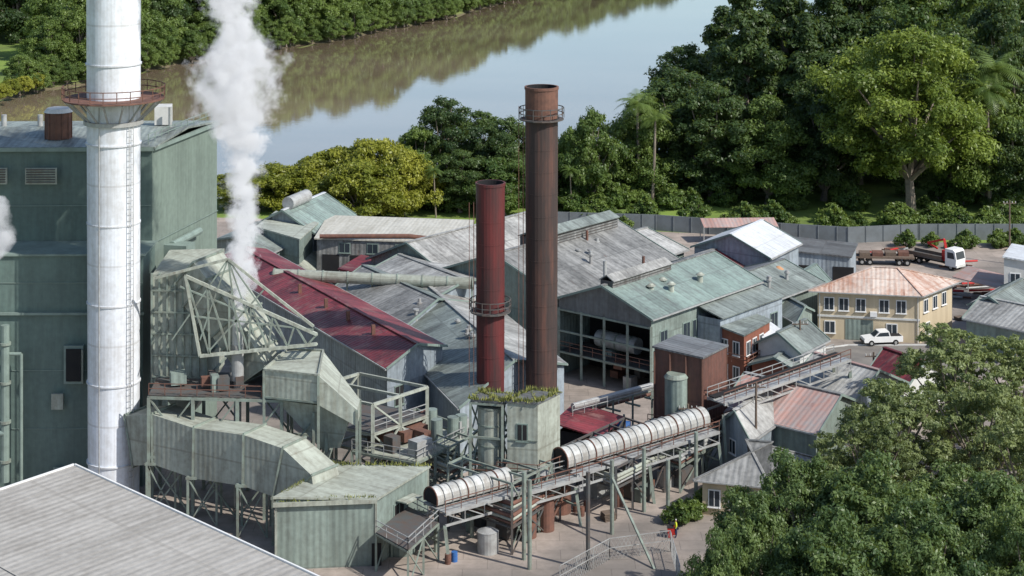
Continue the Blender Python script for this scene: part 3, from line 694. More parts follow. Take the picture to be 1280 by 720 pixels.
rail(o,[at(fp[3]+V((-.8,-1.2,0)),4.4),at(fp[0]+V((0,-1.6,0)),4.4),at(fp[1]+V((1.2,-.6,0)),4.4)],1.1,'rustchim')
o.slab('deck','dsteel',[at(fp[3]+V((-.8,-1.2,0)),4.4),at(fp[0]+V((0,-1.6,0)),4.4),at(fp[1]+V((1.2,-.6,0)),4.4),at(fp[2],4.4)],.1)
for t in(0,.33,.66,1): o.beam('frames','rustchim',at(fp[3].lerp(fp[0],t),4.2)+V((0,-.08,0)),at(fp[3].lerp(fp[0],t),11.8)+V((0,-.08,0)),.18)
for i in(0,1,2,3): o.beam('corner_posts','rustchim',at(fp[i],4.2),at(fp[i],11.8),.2)
o.beam('mid_band','rustchim',at(fp[0],8)+V((.06,-.03,0)),at(fp[1],8)+V((.06,-.03,0)),.15)
dark_open(o,fp[3],fp[0],3.6,.9,4.6,6.6)
o.done()

def duct(o,part,mat,path,w,h,ribs=True,wh=None):
    path=[V(p) for p in path]; secs=[]
    for i,p in enumerate(path):
        d=(path[min(i+1,len(path)-1)]-path[max(i-1,0)]).normalized()
        a=d.cross(V((0,0,1))); a=a.normalized() if a.length>.2 else V((1,0,0)); b=a.cross(d).normalized()
        ww,hh=(w,h) if wh is None else wh[i]
        secs.append([p-a*ww/2-b*hh/2,p+a*ww/2-b*hh/2,p+a*ww/2+b*hh/2,p-a*ww/2+b*hh/2])
    for s,t in zip(secs[:-1],secs[1:]):
        for i in range(4): j=(i+1)%4; o.poly(part,mat,[s[j],s[i],t[i],t[j]])
    for s in (secs if ribs else []):
        c=sum(s,V())/4
        q=[c+(x-c)*1.04 for x in s]
        for i in range(4): o.beam(part+'_flanges','steel',q[i],q[(i+1)%4],.14,.2)
    for s in(secs[0],secs[-1]): o.poly(part,mat,s)
def dens(path,k):
    r=[]
    for a,b in zip(path[:-1],path[1:]):
        for i in range(k): r.append(V(a).lerp(V(b),i/k))
    r.append(V(path[-1])); return r
o=O('flue_duct')
pth=[D(176,545,193.6),D(205,543,192),D(256,560,189.5),D(318,569,186.5),D(362,584,184.5),D(388,605,183),D(394,640,182.5)]
duct(o,'duct','palegreen',pth,3.5,4.9)
for p in pth[1:6]:
    for s in(-1.4,1.4): o.beam('stand','steel',(p.x+s,p.y-1.6,0),(p.x+s,p.y-1.6,p.z-2.2),.22); o.beam('stand','steel',(p.x+s,p.y+1.4,0),(p.x+s,p.y+1.4,p.z-2.2),.22)
    o.beam('stand','steel',(p.x-1.4,p.y-1.6,0),(p.x+1.4,p.y-1.6,p.z-2.4),.12); o.beam('stand','steel',(p.x+1.4,p.y-1.6,0),(p.x-1.4,p.y-1.6,p.z-2.4),.12)
    o.beam('stand','steel',(p.x-1.6,p.y-1.6,p.z-2.4),(p.x+1.6,p.y-1.6,p.z-2.4),.25)
o.done()

o=O('dust_collector')
fp=[V((XU(190,196.5),196.5,0)),V((XU(258,196),196,0)),V((XU(258,196)+.8,203,0)),V((XU(190,196.5)+.6,203.2,0))]
zA,zB=ZV(196,480),ZV(196,345)
o.hexa('body','palegreen',[at(q,zA) for q in fp],[at(fp[0],zB),at(fp[1],zB+.6),at(fp[2],zB+1.2),at(fp[3],zB+1)])
for t in np.linspace(0,1,8):
    q=fp[0].lerp(fp[1],t); o.beam('stiffeners','steel',at(q+V((0,-.12,0)),zA),at(q+V((0,-.12,0)),zB+.2),.2)
for k in range(5): z=zA+(zB-zA)*(k+.3)/5; o.beam('stiffeners','steel',at(fp[0]+V((0,-.15,0)),z),at(fp[1]+V((0,-.15,0)),z),.18); o.beam('stiffeners','steel',at(fp[1]+V((.12,0,0)),z),at(fp[2]+V((.12,0,0)),z),.18)
cc=sum(fp,V())/4; sm=[cc+(q-cc)*.35 for q in fp]; o.hexa('hopper','palegreen',[at(q,zA-3.5) for q in sm],[at(q,zA) for q in fp])
p1=D(245,338,198.5); p2=D(296,400,196.5); p3=D(330,462,195)
duct(o,'outlet_duct','palegreen',dens([p1,p2,p3],3),0,0,True,[(5.4,4.2),(5.2,4.1),(5,4),(4.6,3.8),(4.2,3.6),(3.8,3.4),(3.4,3.2)])
for Yd in(192,195.5):
    ch=[D(232,345,Yd),D(396,418,Yd)]; bt=[D(250,445,Yd),D(396,430,Yd)]
    o.beam('truss','palegreen',ch[0],ch[1],.3); o.beam('truss','palegreen',bt[0],bt[1],.3); o.beam('truss','palegreen',ch[0],bt[0],.28)
    k=6
    for i in range(k):
        a=ch[0].lerp(ch[1],i/k);b=bt[0].lerp(bt[1],(i+.5)/k);c=ch[0].lerp(ch[1],(i+1)/k)
        o.beam('truss','steel',a,b,.18); o.beam('truss','steel',b,c,.18)
    ap=D(285,324,Yd); o.beam('truss','palegreen',D(192,348,Yd),ap,.25); o.beam('truss','palegreen',ap,D(392,408,Yd),.25)
    for u in(215,250,320,355): o.beam('truss','steel',ap,D(u,425,Yd),.14)
    for (u0,v0,u1,v1) in((225,358,330,400),(260,440,330,362),(285,324,300,440),(240,395,392,412)): o.beam('truss','steel',D(u0,v0,Yd),D(u1,v1,Yd),.15)
for t in np.linspace(0,1,8):
    o.beam('truss','palegreen',D(232,345,192).lerp(D(396,418,192),t),D(232,345,195.5).lerp(D(396,418,195.5),t),.22)
    o.beam('truss','palegreen',D(250,445,192).lerp(D(396,430,192),t),D(250,445,195.5).lerp(D(396,430,195.5),t),.2)
zf=ZV(190.5,497)
fr=[V((XU(186,190.5),190.5,0)),V((XU(408,189),189,0)),V((XU(420,197),197,0)),V((XU(200,198.5),198.5,0))]
frame(o,fr,0,[zf*.5,zf],nx=4,w=.32)
o.slab('deck','dsteel',[at(q,zf+.3) for q in fr],.1)
rail(o,[at(fr[0],zf+.3),at(fr[1],zf+.3)],1.1,'rustchim')
for i in range(9):
    q=fr[0].lerp(fr[1],random.random()).lerp(fr[3].lerp(fr[2],random.random()),random.uniform(.1,.8)); o.box('machinery',random.choice(['greenwall','gsteel','rustchim','dsteel']),at(q,zf+1.1),(random.uniform(.6,1.6),random.uniform(.6,1.4),random.uniform(.8,1.6)),.3)
o.done()
o=O('hopper_duct')
topf=[D(330,463,189.5),D(398,470,187.2),D(404,439,195.2),D(360,437,197)]
low=[D(392,500,188.4),D(446,497,186.8),D(450,484,191.5),D(404,486,193)]
low=[q-V((0,0,1.2)) for q in low]
o.hexa('hood','palegreen',[q-V((0,0,2.6)) for i,q in enumerate(topf)],topf)
o.hexa('hood_taper','palegreen',[topf[1]-V((0,0,2.8)),low[1]-V((0,0,1.6)),low[2]-V((0,0,1.6)),topf[2]-V((0,0,2.8))],[topf[1]+V((0,0,.02)),low[1],low[2],topf[2]+V((0,0,.02))])
o.hexa('lower_hopper','palegreen',[D(400,560,189.5),D(425,560,188.8),D(425,552,191.5),D(402,552,192)],[D(345,500,189.4),D(440,512,187.4),D(446,502,191),D(362,492,194)])
for q in topf+low: o.beam('struts','steel',q,at(q,0),.24)
for i in range(4): o.beam('struts','palegreen',topf[i]+V((0,0,.1)),topf[(i+1)%4]+V((0,0,.1)),.18); o.beam('struts','steel',topf[i]+V((0,0,-2.6)),topf[(i+1)%4]+V((0,0,-2.6)),.18)
o.done()
o=O('steel_platform')
fr=foot(10,(380,488),(466,506),(534,484)); frame(o,fr,0,[3.5,7,10],nx=2,w=.34,mat='palegreen')
o.slab('deck','dsteel',[at(q,7.2) for q in fr],.1); rail(o,[at(fr[3],7.2),at(fr[0],7.2),at(fr[1],7.2)],1.1,'gsteel')
fr=foot(5,(440,565),(520,580),(590,545)); frame(o,fr,0,[2.6,5],nx=3,w=.28); o.slab('deck','palegreen',[at(q,5.2) for q in fr],.12); rail(o,[at(fr[3],5.2),at(fr[0],5.2),at(fr[1],5.2)],1.1)
for i in range(12):
    q=fr[0].lerp(fr[1],random.random()).lerp(fr[3].lerp(fr[2],random.random()),random.random()); o.box('machinery',random.choice(['greenwall','gsteel','rustchim','dsteel']),at(q,5.2+.8),(random.uniform(.8,2.2),random.uniform(.8,1.6),random.uniform(.8,2)),.8)
for i in range(4):
    q=fr[0].lerp(fr[1],random.random()).lerp(fr[3].lerp(fr[2],random.random()),random.random()); o.tube('vessels',random.choice(['greenwall','gsteel']),at(q,5.2),at(q,7.4),.6)
o.done()

o=O('steam_vent_stack'); s0=D(297,445,193.0); zt=ZV(193,405)
o.tube('pipe','gsteel',(s0.x,193,0),(s0.x,193,s0.z-2),.38); o.tube('silencer','gsteel',(s0.x,193,s0.z-2.4),(s0.x,193,s0.z+1.2),.62,n=20); o.tube('silencer','whitewall',(s0.x,193,s0.z+1.2),(s0.x,193,zt),.55,.5,n=20)
o.done()
def steam(name,x0,y0,zs,xc,rs,dens_):
    P=dict(v=[],f=[]); n=20
    m=bpy.data.materials.new('steam_vapour'); m.use_nodes=True; nt=m.node_tree; nt.nodes.clear()
    out=N(nt,'ShaderNodeOutputMaterial'); pv=N(nt,'ShaderNodeVolumePrincipled'); nt.links.new(pv.outputs[0],out.inputs['Volume'])
    geo=N(nt,'ShaderNodeNewGeometry'); sp=N(nt,'ShaderNodeSeparateXYZ'); nt.links.new(geo.outputs['Position'],sp.inputs[0])
    z0,z1=zs[0],zs[-1]; t=N(nt,'ShaderNodeMapRange'); t.inputs[1].default_value=z0;t.inputs[2].default_value=z1; nt.links.new(sp.outputs[2],t.inputs[0])
    def curve(vals):
        fcn=N(nt,'ShaderNodeFloatCurve'); cu=fcn.mapping.curves[0]
        mx=max(vals);mn=min(vals);rg=(mx-mn) or 1
        for i,(z,v) in enumerate(zip(zs,vals)):
            tt=(z-z0)/(z1-z0);vv=(v-mn)/rg
            if i==0: cu.points[0].location=(tt,vv)
            elif i==len(zs)-1: cu.points[-1].location=(tt,vv)
            else: cu.points.new(tt,vv)
        fcn.mapping.update(); nt.links.new(t.outputs[0],fcn.inputs['Value'])
        return math_n(nt,'ADD',math_n(nt,'MULTIPLY',fcn.outputs[0],rg),mn)
    cxn=curve([x0+v for v in xc]); rn=curve(rs)
    dx=math_n(nt,'SUBTRACT',sp.outputs[0],cxn); dy=math_n(nt,'SUBTRACT',sp.outputs[1],y0)
    dist_=math_n(nt,'SQRT',math_n(nt,'ADD',math_n(nt,'MULTIPLY',dx,dx),math_n(nt,'MULTIPLY',dy,dy)))
    rel=math_n(nt,'DIVIDE',dist_,rn)
    ns=noise_n(nt,geo.outputs['Position'],.5,6,.68)
    e=math_n(nt,'ADD',math_n(nt,'SUBTRACT',.78,rel),math_n(nt,'MULTIPLY',math_n(nt,'SUBTRACT',ns,.5),3.2))
    e=ramp(nt,e,0,.5)
    nt.links.new(math_n(nt,'MULTIPLY',e,math_n(nt,'DIVIDE',dens_,rn)),pv.inputs['Density'])
    pv.inputs['Color'].default_value=(1,1,1,1); pv.inputs['Anisotropy'].default_value=0
    pv.inputs['Emission Color'].default_value=(.93,.96,1,1); nt.links.new(math_n(nt,'MULTIPLY',e,math_n(nt,'DIVIDE',dens_*.3,rn)),pv.inputs['Emission Strength'])  # steam glows slightly: emission stands in for light scattered repeatedly inside it
    def pl_(q): i=len(P['v']); P['v'].extend(q); P['f'].append(list(range(i,i+len(q))))
    for i in range(len(zs)-1):
        for k in range(n):
            a0=2*math.pi*k/n;a1=2*math.pi*(k+1)/n
            f=lambda i_,a:(x0+xc[i_]+rs[i_]*1.3*math.cos(a),y0+rs[i_]*1.3*math.sin(a),zs[i_])
            pl_([f(i,a0),f(i,a1),f(i+1,a1),f(i+1,a0)])
    for i_,rv in((0,1),(len(zs)-1,0)):
        q=[(x0+xc[i_]+rs[i_]*1.3*math.cos(2*math.pi*k/n),y0+rs[i_]*1.3*math.sin(2*math.pi*k/n),zs[i_]) for k in range(n)]
        pl_(q[::-1] if rv else q)
    me=bpy.data.meshes.new(name); me.from_pydata(P['v'],[],P['f'])
    bm=bmesh.new(); bm.from_mesh(me); bmesh.ops.remove_doubles(bm,verts=bm.verts,dist=1e-4); bm.to_mesh(me); bm.free()
    me.materials.append(m); ob=bpy.data.objects.new(name,me); bpy.context.collection.objects.link(ob)
pl=[(405,297,9),(380,299,13),(350,301,19),(300,303,24),(250,304,25),(205,304,25),(180,303,32),(150,296,50),(100,295,62),(60,300,50),(20,290,32),(0,287,36),(-60,280,50),(-120,270,60)]
zs=[ZV(193,v) for v,_,_ in pl]; sc_=12.5
steam('steam_plume',0,193,zs,[XU(u,193) for (_,u,_) in pl],[r/sc_ for _,_,r in pl],4.2)
pl=[(325,-6,8),(300,0,18),(270,0,20),(245,-5,8)]
zs=[ZV(190,v) for v,_,_ in pl]
steam('steam_wisp',0,190,zs,[XU(u,190) for (_,u,_) in pl],[r/sc_ for _,_,r in pl],1.0)

o=O('red_roofed_workshop')
fp=foot(9.6,(268,330),(484,458),(553,432)); fp=[fp[3],fp[0],fp[1],fp[2]]
gable(o,fp,9.6,10.9,'bluegrey','red')
for t in(.45,.6,.72,.85): q=fp[0].lerp(fp[1],t).lerp(fp[3].lerp(fp[2],t),.3); o.box('roof_vents','rustchim',at(q,10.9),(.4,.4,1.3),.3)
wins(o,fp[1],fp[2],[(2,1.4,5,7)],'tealtrim','dark')
o.done()
def shed(name,z,l,n,r,zr,wm,rm,along='B',oh=.4,rm2=None,fn=None):
    o=O(name); fp=foot(z,l,n,r)
    if along=='A': fp=[fp[3],fp[0],fp[1],fp[2]]
    gable(o,fp,z,zr,wm,rm,0,oh,rm2)
    if fn: fn(o,fp)
    o.done(); return fp
def monitor(o,fp,zr,t0,t1,w=2.2,h=1.2,mat='palegreen'):
    m0=(fp[0]+fp[3])/2;m1=(fp[1]+fp[2])/2;a=m0.lerp(m1,t0);b=m0.lerp(m1,t1);d=(b-a).normalized();n=V((d.y,-d.x,0))*w/2
    q=[a+n,b+n,b-n,a-n]; walls(o,q,zr-.8,zr+h,'dsteel','monitor_walls')
    e=n*.3
    o.slab('monitor_roof',mat,[at(a+n+e,zr+h),at(b+n+e,zr+h),at(b,zr+h+.7),at(a,zr+h+.7)],.12); o.slab('monitor_roof',mat,[at(a,zr+h+.7),at(b,zr+h+.7),at(b-n-e,zr+h),at(a-n-e,zr+h)],.12)
    for k in range(3): o.beam('monitor_louvres','greyroof',at(a+n*1.04,zr-.1+k*.35),at(b+n*1.04,zr-.1+k*.35),.08,.2)
def rvents(o,fp,z,k=5):
    for i in range(k):
        q=fp[0].lerp(fp[1],random.uniform(.1,.9)).lerp(fp[3].lerp(fp[2],random.uniform(.1,.9)),random.uniform(.15,.45))
        o.tube('roof_vents','gsteel',at(q,z-1.5),at(q,z+random.uniform(.3,1.0)),.2,n=10); o.tube('roof_vents','gsteel',at(q,z+.3),at(q,z+.5),.36,n=10)
shed('grey_shed',7.2,(462,392),(575,508),(705,455),9.8,'bluegrey','greengrey','A',rm2='lightgrey',fn=lambda o,fp:(rvents(o,fp,9.4,6)))
shed('grey_shed',8.2,(410,368),(500,412),(590,378),10.2,'bluegrey','greyroof','A',rm2='greengrey')
shed('grey_shed',8.8,(440,352),(520,385),(640,352),10.6,'bluegrey','lightgrey','A')
K=xy(G(814,397,9.5))
o=O('mill_hall')
fp=[K,K+Bv*23,K+Bv*23-Av*14,K-Av*14]
gable(o,fp,9.5,12.1,'greenwall','tealroof',rm2='greyroof',skip=(3,),oh=.5); monitor(o,fp,12.1,.02,.55,1.8,.6,'lightgrey')
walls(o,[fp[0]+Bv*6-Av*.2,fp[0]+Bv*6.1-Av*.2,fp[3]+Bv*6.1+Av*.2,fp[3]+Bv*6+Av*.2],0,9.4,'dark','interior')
p3,p0=fp[3],fp[0]; m0=(p0+p3)/2
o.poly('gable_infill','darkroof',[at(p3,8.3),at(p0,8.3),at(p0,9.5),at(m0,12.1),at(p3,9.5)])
for t in np.linspace(0,1,5): q=p3.lerp(p0,t); o.beam('portal_columns','steel',at(q,0),at(q,8.4),.3)
for z in(3.0,5.6,8.2): o.beam('portal_beams','steel',at(p3,z),at(p0,z),.22)
q=p3.lerp(p0,.52)+Bv*2.5; o.tube('tank','gsteel',at(q-Av*3,4.9),at(q+Av*3,4.9),1.0,n=20)
for k in(-2,0,2): o.tube('tank_bands','steel',at(q+Av*k,4.9),at(q+Av*(k+.2),4.9),1.06,n=20)
for i in range(9):
    q=p3.lerp(p0,random.random())+Bv*random.uniform(1,5); o.box('machinery',random.choice(['gsteel','rustchim','greenwall','dsteel']),at(q,random.uniform(.5,3)),(random.uniform(1,2.5),random.uniform(.6,1.4),random.uniform(.8,1.8)),A50)
o.slab('floor_mezzanine','dsteel',[at(p3,3.1),at(p0,3.1),at(p0+Bv*5,3.1),at(p3+Bv*5,3.1)],.15)
rail(o,[at(p3,3.2),at(p0,3.2)],1.1,'rustchim')
wins(o,fp[0],fp[1],[(s,1.3,5.4,7.4) for s in(2.5,7.2,9.2,14,17,20)],'tealtrim'); wins(o,fp[0],fp[1],[(s,1.6,1.5,3.4) for s in(4,9,14,19)],'tealtrim')
for s,u in((.25,.3),(.35,.2),(.4,.35),(.62,.2)):
    q=fp[0].lerp(fp[1],s).lerp(fp[3].lerp(fp[2],s),u); o.tube('roof_vents','palegreen',at(q,10),at(q,11.5),.35,n=12); o.tube('roof_vents','palegreen',at(q,11.5),at(q,11.8),.6,.2,n=12)
q=fp[0].lerp(fp[3],.6)+Bv*2; o.tube('roof_flue','gsteel',at(q,11),at(q,14.6),.22)
q=fp[0].lerp(fp[3],.55)+Bv*9; o.tube('roof_flue','rustchim',at(q,11),at(q,14),.18)
o.done()
o=O('mill_building')
fp=[K-Av*14.2,K-Av*14.2+Bv*25,K-Av*34+Bv*25,K-Av*34]
gable(o,fp,9.8,13.4,'greenwall','greyroof',rm2='greyroof'); monitor(o,fp,13.4,.25,.95,2.6,1.1,'greengrey'); rvents(o,fp,12,4)
q=K-Av*19+Bv*5; o.tube('roof_flue','gsteel',at(q,11),at(q,15),.25); q=K-Av*22+Bv*16; o.tube('roof_flue','rustchim',at(q,11),at(q,14),.18)
o.done()
o=O('mill_building')
fp=[K-Av*34.2+Bv*2,K-Av*34.2+Bv*26,K-Av*48+Bv*26,K-Av*48+Bv*2]
gable(o,fp,9,12,'greenwall','lightgrey'); o.done()
# extra rear sheds between mill and wall
o=O('rear_store'); fp=[K+Bv*27-Av*1,K+Bv*40-Av*1,K+Bv*40-Av*13,K+Bv*27-Av*13]; gable(o,fp,6,8,'greenwall','greengrey',rm2='darkroof'); rvents(o,fp,7.4,3); o.done()
o=O('rear_store'); fp=[K+Bv*28-Av*15,K+Bv*44-Av*15,K+Bv*44-Av*24,K+Bv*28-Av*24]; gable(o,fp,5.5,7.2,'bluegrey','red',rm2='greyroof'); o.done()
o=O('rear_store'); fp=[K+Bv*30-Av*26,K+Bv*44-Av*26,K+Bv*44-Av*40,K+Bv*30-Av*40]; gable(o,fp,6,8,'greenwall','lightgrey'); o.done()
o=O('lean_to_shelter'); q=G(880,306); fp=rect(q,.05,12,4)
for e in fp: o.beam('posts','gsteel',e,at(e,2.8),.14)
o.slab('roof','pinkroof',[at(fp[0],2.8),at(fp[1],2.8),at(fp[2],3.4),at(fp[3],3.4)],.1); o.done()
o=O('mill_lean_to'); q=K+Bv*9.5; fp=[q+Av*3.4,q+Av*3.4+Bv*14,q+Bv*14+Av*.1,q+Av*.1]
walls(o,fp,0,7.9,'bluegrey'); o.slab('roof','greengrey',[at(fp[0]+Av*.4,8.1),at(fp[1]+Av*.4,8.1),at(fp[2],9.1),at(fp[3],9.1)],.15)
wins(o,fp[0],fp[1],[(s,1.5,4.5,6.3) for s in(1.5,4,6.5,9,12)],'tealtrim')
o.slab('awning','whiteroof',[at(fp[0]+Av*3+Bv*5,5.1),at(fp[0]+Av*3+Bv*9.5,5.1),at(fp[0]+Bv*9.5,6.4),at(fp[0]+Bv*5,6.4)],.1)
o.done()
o=O('brick_workshop'); fp=foot(6.5,(898,412),(930,420),(962,402)); flat(o,fp,6.5,'brick','greengrey',0,.4,.5)
wins(o,fp[3],fp[0],[(s,.8,z,z+1.5) for s in(1.0,2.8) for z in(1,4)],'white'); wins(o,fp[0],fp[1],[(s,1,z,z+1.5) for s in(1.2,3,5) for z in(1,4)],'white')
rail(o,[at(fp[3]-V((.3,.9,0)),3.3),at(fp[0]+V((.2,-1.2,0)),3.3),at(fp[1]+V((1,-.6,0)),3.3)],1,'rustchim')
o.done()
shed('small_green_roof_building',5.2,(948,428),(1000,440),(1032,424),6.9,'whitewall','greengrey','B',fn=lambda o,fp:wins(o,fp[3],fp[0],[(1.5,1,1.2,3.4),(3.6,1,1.2,3.4)]))
shed('brick_store',3.4,(940,455),(1000,466),(1022,448),4.6,'brick','greengrey','B')
shed('blue_gable_building',7.2,(868,308),(962,322),(998,304),9.6,'bluegrey','whiteroof','B',rm2='whiteroof',fn=lambda o,fp:(wins(o,fp[3],fp[0],[(3,1.4,3,4.6)]),dark_open(o,fp[0],fp[1],4,3,0,4)))
o=O('long_dark_shed'); fp=foot(4.6,(976,318),(1062,322),(1070,306)); flat(o,fp,4.6,'bluegrey','darkroof',0,.4,.6); dark_open(o,fp[3],fp[0],4,3,0,3.2); dark_open(o,fp[3],fp[0],9,3,0,3.2); o.done()
o=O('molasses_tank'); q=xy(G(973,378,3)); o.tube('shell','tan',at(q,3),at(q,7.2),1.15,n=24); o.tube('roof','tan',at(q,7.2),at(q,7.9),1.2,.2,n=24); o.tube('cone','tan',at(q,1.6),at(q,3),.3,1.15,n=20)
for k in range(4): a=k*math.pi/2+.6; o.beam('legs','rustchim',(q.x+math.cos(a),q.y+math.sin(a),0),(q.x+math.cos(a),q.y+math.sin(a),3.2),.2)
for z in(4.2,5.6): o.tube('bands','rustchim',at(q,z),at(q,z+.12),1.2,n=24)
o.done()
shed('teal_roof_shed',4.8,(975,358),(1008,366),(1035,350),6.4,'greenwall','tealroof','B')
shed('teal_roof_shed',4.2,(965,385),(995,402),(1015,388),5.4,'greenwall','greengrey','A')
o=O('cream_office_building')
A_=G(1022,362,6.4);B_=G(1150,368,6.4);C_=G(1190,352,6.4)
fp=[xy(A_),xy(B_),xy(C_),xy(A_+C_-B_)]
hip(o,fp,6.4,8.8,'creamwall','rustroof',0,.8,5)
wins(o,fp[0],fp[1],[(s,1.1,3.9,5.4) for s in(1.5,3.4,5.6,8.6,10.8)]); dark_open(o,fp[0],fp[1],5.4,3.6,0,2.7,'greenwall'); wins(o,fp[0],fp[1],[(1.6,1.2,.9,2.3),(9.6,1.2,.9,2.3)]); wins(o,fp[1],fp[2],[(s,1,3.9,5.4) for s in(1.5,4,6.5)]+[(2,1,.9,2.3)])
dx=(fp[1]-fp[0]).normalized(); o.box('string_course','whitewall',at(fp[0].lerp(fp[1],.5)+V((dx.y,-dx.x,0))*.06,3.05),((fp[1]-fp[0]).length,.12,.25),math.atan2(dx.y,dx.x))
o.box('air_conditioner','white',at(fp[0].lerp(fp[1],.55)+V((dx.y,-dx.x,0))*.3,3.6),(.9,.5,.6),math.atan2(dx.y,dx.x))
for t in(.02,.98): q=fp[0].lerp(fp[1],t)+V((dx.y,-dx.x,0))*.12; o.tube('downpipes','whitewall',at(q,0),at(q,6.3),.06,n=8)
o.done()
o=O('rusty_carport'); fp=foot(3.2,(1190,350),(1256,362),(1275,348))
for q in fp: o.beam('posts','gsteel',at(q,0),at(q,3.2),.15)
o.slab('roof','pinkroof',[at(fp[0],3.2),at(fp[1],3.2),at(fp[2],3.7),at(fp[3],3.7)],.12); o.done()
shed('green_store',5,(1214,380),(1262,390),(1300,368),6.4,'bluegrey','greengrey','B')
o=O('white_store'); fp=foot(7.5,(1255,326),(1290,328),(1300,313)); flat(o,fp,7.5,'whitewall','whiteroof',0,.4,.5); wins(o,fp[3],fp[0],[(1.5,1.2,4.5,5.8)]); dark_open(o,fp[3],fp[0],2,2,0,2.8); o.done()
shed('green_store',4.5,(1208,398),(1290,415),(1330,392),6,'greenwall','lightgrey','A')
shed('workers_cottage',5,(902,528),(938,548),(985,515),7.0,'bluegrey','lightgrey','B',fn=lambda o,fp:wins(o,fp[3],fp[0],[(2.3,1,2.5,3.8)]))
def cf(o,fp): wins(o,fp[0],fp[1],[(2,.9,1,2.5),(5,.9,1,2.5)]); wins(o,fp[3],fp[0],[(2,.9,1,2.5)])
shed('gable_house',5.0,(905,512),(1020,540),(1075,505),7.4,'greenwall','pinkroof','A',rm2='greyroof',fn=cf)
shed('gable_house',5.0,(985,486),(1060,508),(1130,478),7.6,'bluegrey','lightgrey','A',rm2='pinkroof',fn=cf)
shed('red_roofed_house',4.4,(1085,470),(1130,486),(1175,462),6.4,'whitewall','red','A',fn=cf)
o=O('hip_roofed_house'); fp=foot(3.6,(878,598),(960,606),(1018,575)); fp=[fp[3],fp[0],fp[1],fp[2]]
hip(o,fp,3.6,6.4,'creamwall','greyroof',0,.6); wins(o,fp[0],fp[1],[(s,1,1,2.5) for s in(1.2,3.2,5.2)]); wins(o,fp[1],fp[2],[(s,1,1,2.5) for s in(1.5,4)]); o.done()
o=O('cream_roofed_store'); fp=[xy(G(396,297,9.5)),xy(G(584,303,9.5)),xy(G(590,276,9.5)),xy(G(412,270,9.5))]; flat(o,fp,9.3,'greyroof','cream',0,.4,.1)
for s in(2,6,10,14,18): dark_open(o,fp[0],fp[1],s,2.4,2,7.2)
wins(o,fp[0],fp[1],[(s,1.4,7.6,8.8) for s in(4,8,12,16)],'tealtrim')
o.pipe('roof_pipe','rustchim',[at(fp[0]+V((.5,-1,0)),9.9),at(fp[0]+V((13,-.8,0)),9.9),at(fp[0]+V((17.3,-.8,0)),9.4),at(fp[0]+V((18.3,-.8,0)),8),at(fp[0]+V((18.5,-.8,0)),5)],.3)
o.tube('cyclone','palegreen',at(fp[0]+V((16,-2,0)),3),at(fp[0]+V((16,-2,0)),8),.9); o.done()
o=O('green_pump_house'); fp=foot(9.6,(322,288),(374,300),(396,280)); flat(o,fp,9.6,'greenwall','palegreen',0,.3,.4)
o.slab('awning','palegreen',[at(fp[3]+V((0,-2.2,0)),5),at(fp[0]+V((0,-2.2,0)),5),at(fp[0],6.2),at(fp[3],6.2)],.1); o.slab('awning','palegreen',[at(fp[0]+V((1.8,-1,0)),5),at(fp[1]+V((1.8,-1,0)),5),at(fp[1],6.2),at(fp[0],6.2)],.1); o.done()
o=O('blue_gabled_store'); fp=foot(9,(318,282),(392,290),(440,268)); gable(o,fp,9,11.6,'bluegrey','tealroof',rm2='whiteroof')
m0=(fp[0]+fp[3])/2; q=m0+(fp[1]-fp[0])*.1
o.tube('barrel_vent','gsteel',at(q,12.4),at(q+(fp[1]-fp[0]).normalized()*6,12.4),.95,n=18); o.done()
shed('green_store',8,(270,300),(325,322),(372,300),9.6,'greenwall','greengrey','B')
o=O('bagasse_conveyor_duct'); p=G(342,343,10.5);q=G(590,354,10.5); o.tube('duct','palegreen',p,q,.72,n=18)
for i in range(9):
    a=p.lerp(q,i/8); o.tube('bands','steel',a,a+V((.2,0,0)),.8,n=18); o.beam('legs','steel',at(a,0),a,.22)
o.done()
o=O('red_lean_to'); fp=foot(8,(425,338),(480,345),(506,328)); flat(o,fp,7.6,'brownwall','red',0,.3,.5); o.done()
o=O('red_roofed_pump_shed'); fp=foot(4.4,(690,535),(752,545),(780,518))
for q in fp: o.beam('posts','steel',at(q,0),at(q,4.4),.22)
o.slab('roof','red',[at(fp[0],4.2),at(fp[1],4.2),at(fp[2],5),at(fp[3],5)],.15)
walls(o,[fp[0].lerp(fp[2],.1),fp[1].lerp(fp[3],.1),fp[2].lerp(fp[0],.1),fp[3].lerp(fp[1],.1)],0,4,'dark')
for i in range(6):
    q=fp[3].lerp(fp[0],random.random()); o.box('machinery',random.choice(['gsteel','rustchim','greenwall']),at(q-Bv*1.0,.8),(1.2,.9,1.5),A50)
o.done()
o=O('pipe_rack')
for k in range(3):
    a=G(716,508+k*5,5.5-k*.8); b=G(815,482+k*5,5.5-k*.8); o.tube('pipes',['gsteel','palegreen','rustchim'][k],a,b,.35-.08*k,n=12)
for t in np.linspace(0,1,5):
    a=G(716,508,5.5).lerp(G(815,482,5.5),t); o.beam('posts','steel',at(a,0),a,.22); o.beam('posts','steel',at(a,4)-Av*1,at(a,4)+Av*1,.18)
rail(o,[G(716,520,5),G(815,494,5)],1.1); o.done()
o=O('steel_support_frames')
